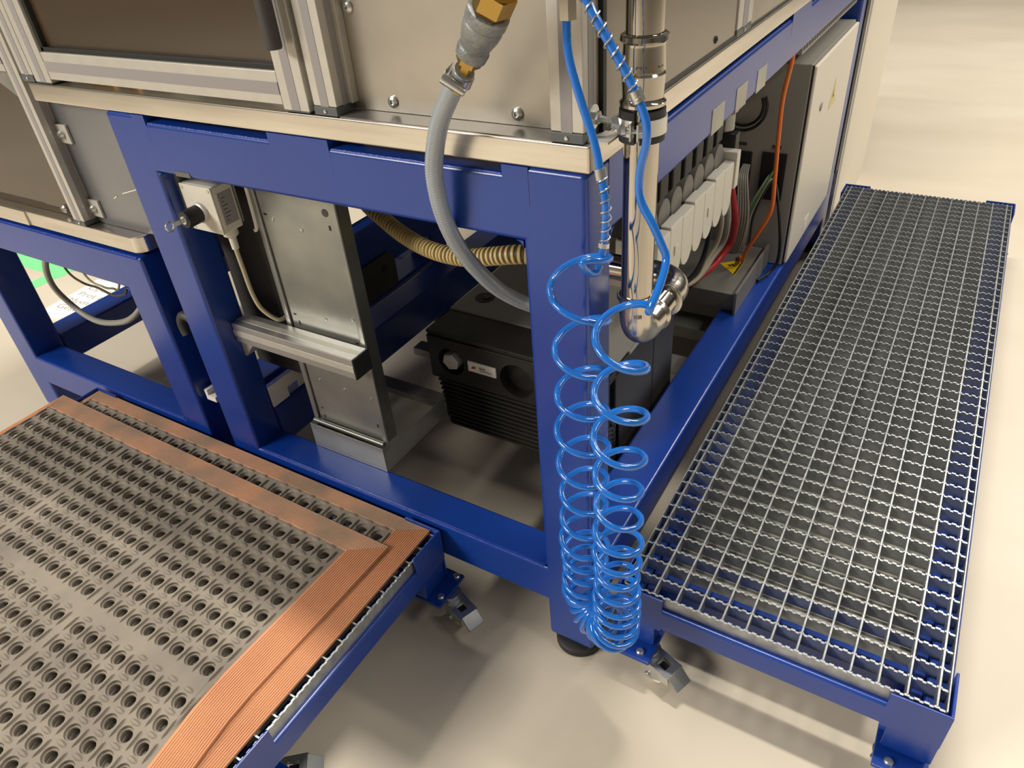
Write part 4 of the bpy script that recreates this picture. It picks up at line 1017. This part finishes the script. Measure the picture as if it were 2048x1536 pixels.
obj('upstand', B().box(-0.0615, -0.054, 1.06, 1.41, 0.2525, 0.325, 0.001), 'tray_grey', tr)
obj('warning_triangle', B().mesh([(-0.165, 1.255, 0.3086), (-0.10, 1.195, 0.3086), (-0.10, 1.31, 0.3086)], [(0, 1, 2)]), 'yellow', tr)
obj('triangle_edge', B().mesh([(-0.107, 1.2, 0.3090), (-0.101, 1.2, 0.3090), (-0.101, 1.305, 0.3090), (-0.107, 1.305, 0.3090)], [(0, 1, 2, 3)]), 'ink', tr)
obj('lightning_mark', B().mesh([(-0.142, 1.255, 0.3090), (-0.128, 1.245, 0.3090), (-0.128, 1.256, 0.3090), (-0.114, 1.25, 0.3090), (-0.13, 1.268, 0.3090), (-0.131, 1.257, 0.3090)], [(0, 1, 2, 3, 4, 5)]), 'ink', tr)
cable('cable', [(-0.024, 1.2, 0.9442), (-0.024, 1.2, 0.916), (-0.033, 1.2, 0.825), (-0.030, 1.2, 0.723), (-0.025, 1.2, 0.628), (-0.022, 1.2, 0.528), (-0.048, 1.2, 0.456), (-0.075, 1.21, 0.396), (-0.1, 1.26, 0.33), (-0.12, 1.31, 0.314)], 0.0058, 'orange', 'orange cable hanging before the control cabinet')
cable('hose_line', [(-0.1, 0.97, 0.75), (-0.1, 1.04, 0.65), (-0.1, 1.083, 0.583), (-0.1, 1.125, 0.516), (-0.12, 1.184, 0.426), (-0.14, 1.159, 0.377), (-0.16, 1.088, 0.358), (-0.22, 0.95, 0.34), (-0.3, 0.9, 0.33)], 0.0105, 'red', 'thick red hose curving down behind the valve terminal', cat='hose')
cable('hose_line', [(-0.1, 0.93, 0.75), (-0.1, 1.0, 0.66), (-0.1, 1.026, 0.613), (-0.1, 1.052, 0.546), (-0.12, 1.108, 0.459), (-0.14, 1.08, 0.414), (-0.16, 0.998, 0.378), (-0.24, 0.9, 0.35)], 0.008, 'cable_grey', 'grey hose curving down next to the red hose', cat='hose')
cable('hose_line', [(-0.1, 0.89, 0.76), (-0.1, 0.94, 0.68), (-0.1, 0.96, 0.638), (-0.1, 0.993, 0.57), (-0.12, 1.046, 0.486), (-0.14, 1.033, 0.428), (-0.16, 0.98, 0.379), (-0.25, 0.88, 0.36)], 0.006, 'cable_beige', 'thin beige hose curving down inside the grey hose', cat='hose')
cable('hose_line', [(-0.12, 0.87, 0.76), (-0.12, 0.92, 0.67), (-0.12, 0.95, 0.60), (-0.13, 0.98, 0.5), (-0.15, 0.96, 0.42), (-0.2, 0.88, 0.37)], 0.007, 'cable_black', 'black hose curving down inside the beige hose', cat='hose')
cable('cable', [(-0.06, 1.405, 0.52), (-0.045, 1.38, 0.49), (-0.022, 1.35, 0.42), (-0.012, 1.35, 0.35), (-0.015, 1.355, 0.29), (-0.035, 1.33, 0.2585), (-0.05, 1.28, 0.2585)], 0.005, 'cable_black', 'black cable looping from the cabinet down to the lower side beam')
for k, (x, m_, dx) in enumerate(((-0.075, 'green', 0.0), (-0.082, 'cable_grey', 0.012), (-0.07, 'cable_grey', 0.02), (-0.066, 'cable_black', 0.03))):
    cable('wire', [(x, 1.408, 0.56 - 0.01 * k), (x - 0.01, 1.38, 0.53), (x - 0.05 + dx * 0.4, 1.36, 0.44), (x - 0.07 + dx, 1.35, 0.36), (x - 0.075 + dx, 1.35, 0.318)], 0.0035, m_, {'green': 'green wire leaving the right cable entry of the cabinet', 'cable_black': 'black wire leaving the right cable entry of the cabinet', 'cable_grey': 'thin grey wire leaving the right cable entry of the cabinet'}[m_], n=8, grp='grey wires from the right cable entry' if m_ == 'cable_grey' else None)
for k in range(5):
    cable('wire', [(-0.165 + 0.004 * k, 1.408, 0.57), (-0.16 + 0.006 * k, 1.35, 0.55), (-0.145 + 0.008 * k, 1.32, 0.45), (-0.15 + 0.007 * k, 1.33, 0.36), (-0.16 + 0.006 * k, 1.34, 0.315)], 0.0036, 'cable_grey', 'thin grey wire leaving the left cable entry of the cabinet', n=8, grp='grey wires from the left cable entry')
for k, rr_ in enumerate((0.056, 0.068)):
    tag(obj('cable', B().tube([(-0.182 + rr_ * math.cos(a), 1.40 - 0.008 * k, 0.745 + rr_ * math.sin(a)) for a in [PI * (0.15 - 1.3 * q / 30) for q in range(31)]], 0.0045, 8), 'cable_black'), ('inner' if k == 0 else 'outer') + ' loop of black cable hanging before the cabinet side', 'cable')
hg = thing('machine_housing', 'tall cream sheet metal housing standing beyond the control cabinet', 'housing', (-0.45, 2.65, 0))
obj('side_wall', B().box(-0.9, 0.0, 2.29, 3.025, 0.0005, 1.7, 0.003), 'housing', hg)
profile('corner_profile', hg, -0.05, 0.0, 2.215, 2.288, 0.0005, 1.7, 'z', ('+x',), 'alu', 'slot', 0.3)
obj('cover_strip', B().box(-0.9, -0.002, 2.156, 2.2145, 0.3, 1.05), 'black', hg)

# ------------------------------------------------------------------ small fixtures
cd = thing('cable_duct', 'slotted grey cable duct fixed under the far end of the side beam', 'duct', (-0.04, 1.65, 0.915))
obj('channel', B().box(-0.07, -0.018, 1.28, 2.02, 0.916, 0.944, 0.001), 'label_grey', cd)
for k in range(24):
    obj('slot', B().box(-0.0179, -0.0172, 1.29 + 0.03 * k, 1.308 + 0.03 * k, 0.924, 0.944), 'black', cd)
rbk = thing('rail_bracket', 'dark lifting plate with round hole fixed inside on the blue middle rail', 'bracket', (-0.935, 0.56, 0.39))
obj('plate', B().prism([(0.49, 0.39), (0.63, 0.39), (0.63, 0.475), (0.605, 0.50), (0.49, 0.50)], 'x', -0.9395, -0.932), 'charcoal', rbk)
obj('hole_rim', B().lathe([(0, 0.012), (0.001, 0.012), (0.001, 0.008)], (-0.9318, 0.58, 0.46), (1, 0, 0), 20), 'black', rbk)
tag(obj('white_clip', B().prism([(-1.085, 0.33), (-1.05, 0.33), (-1.05, 0.345), (-1.075, 0.345), (-1.075, 0.36), (-1.085, 0.36)], 'y', 0.02, 0.06), 'white'), 'small white clip fixed between the two blue legs', 'clip')
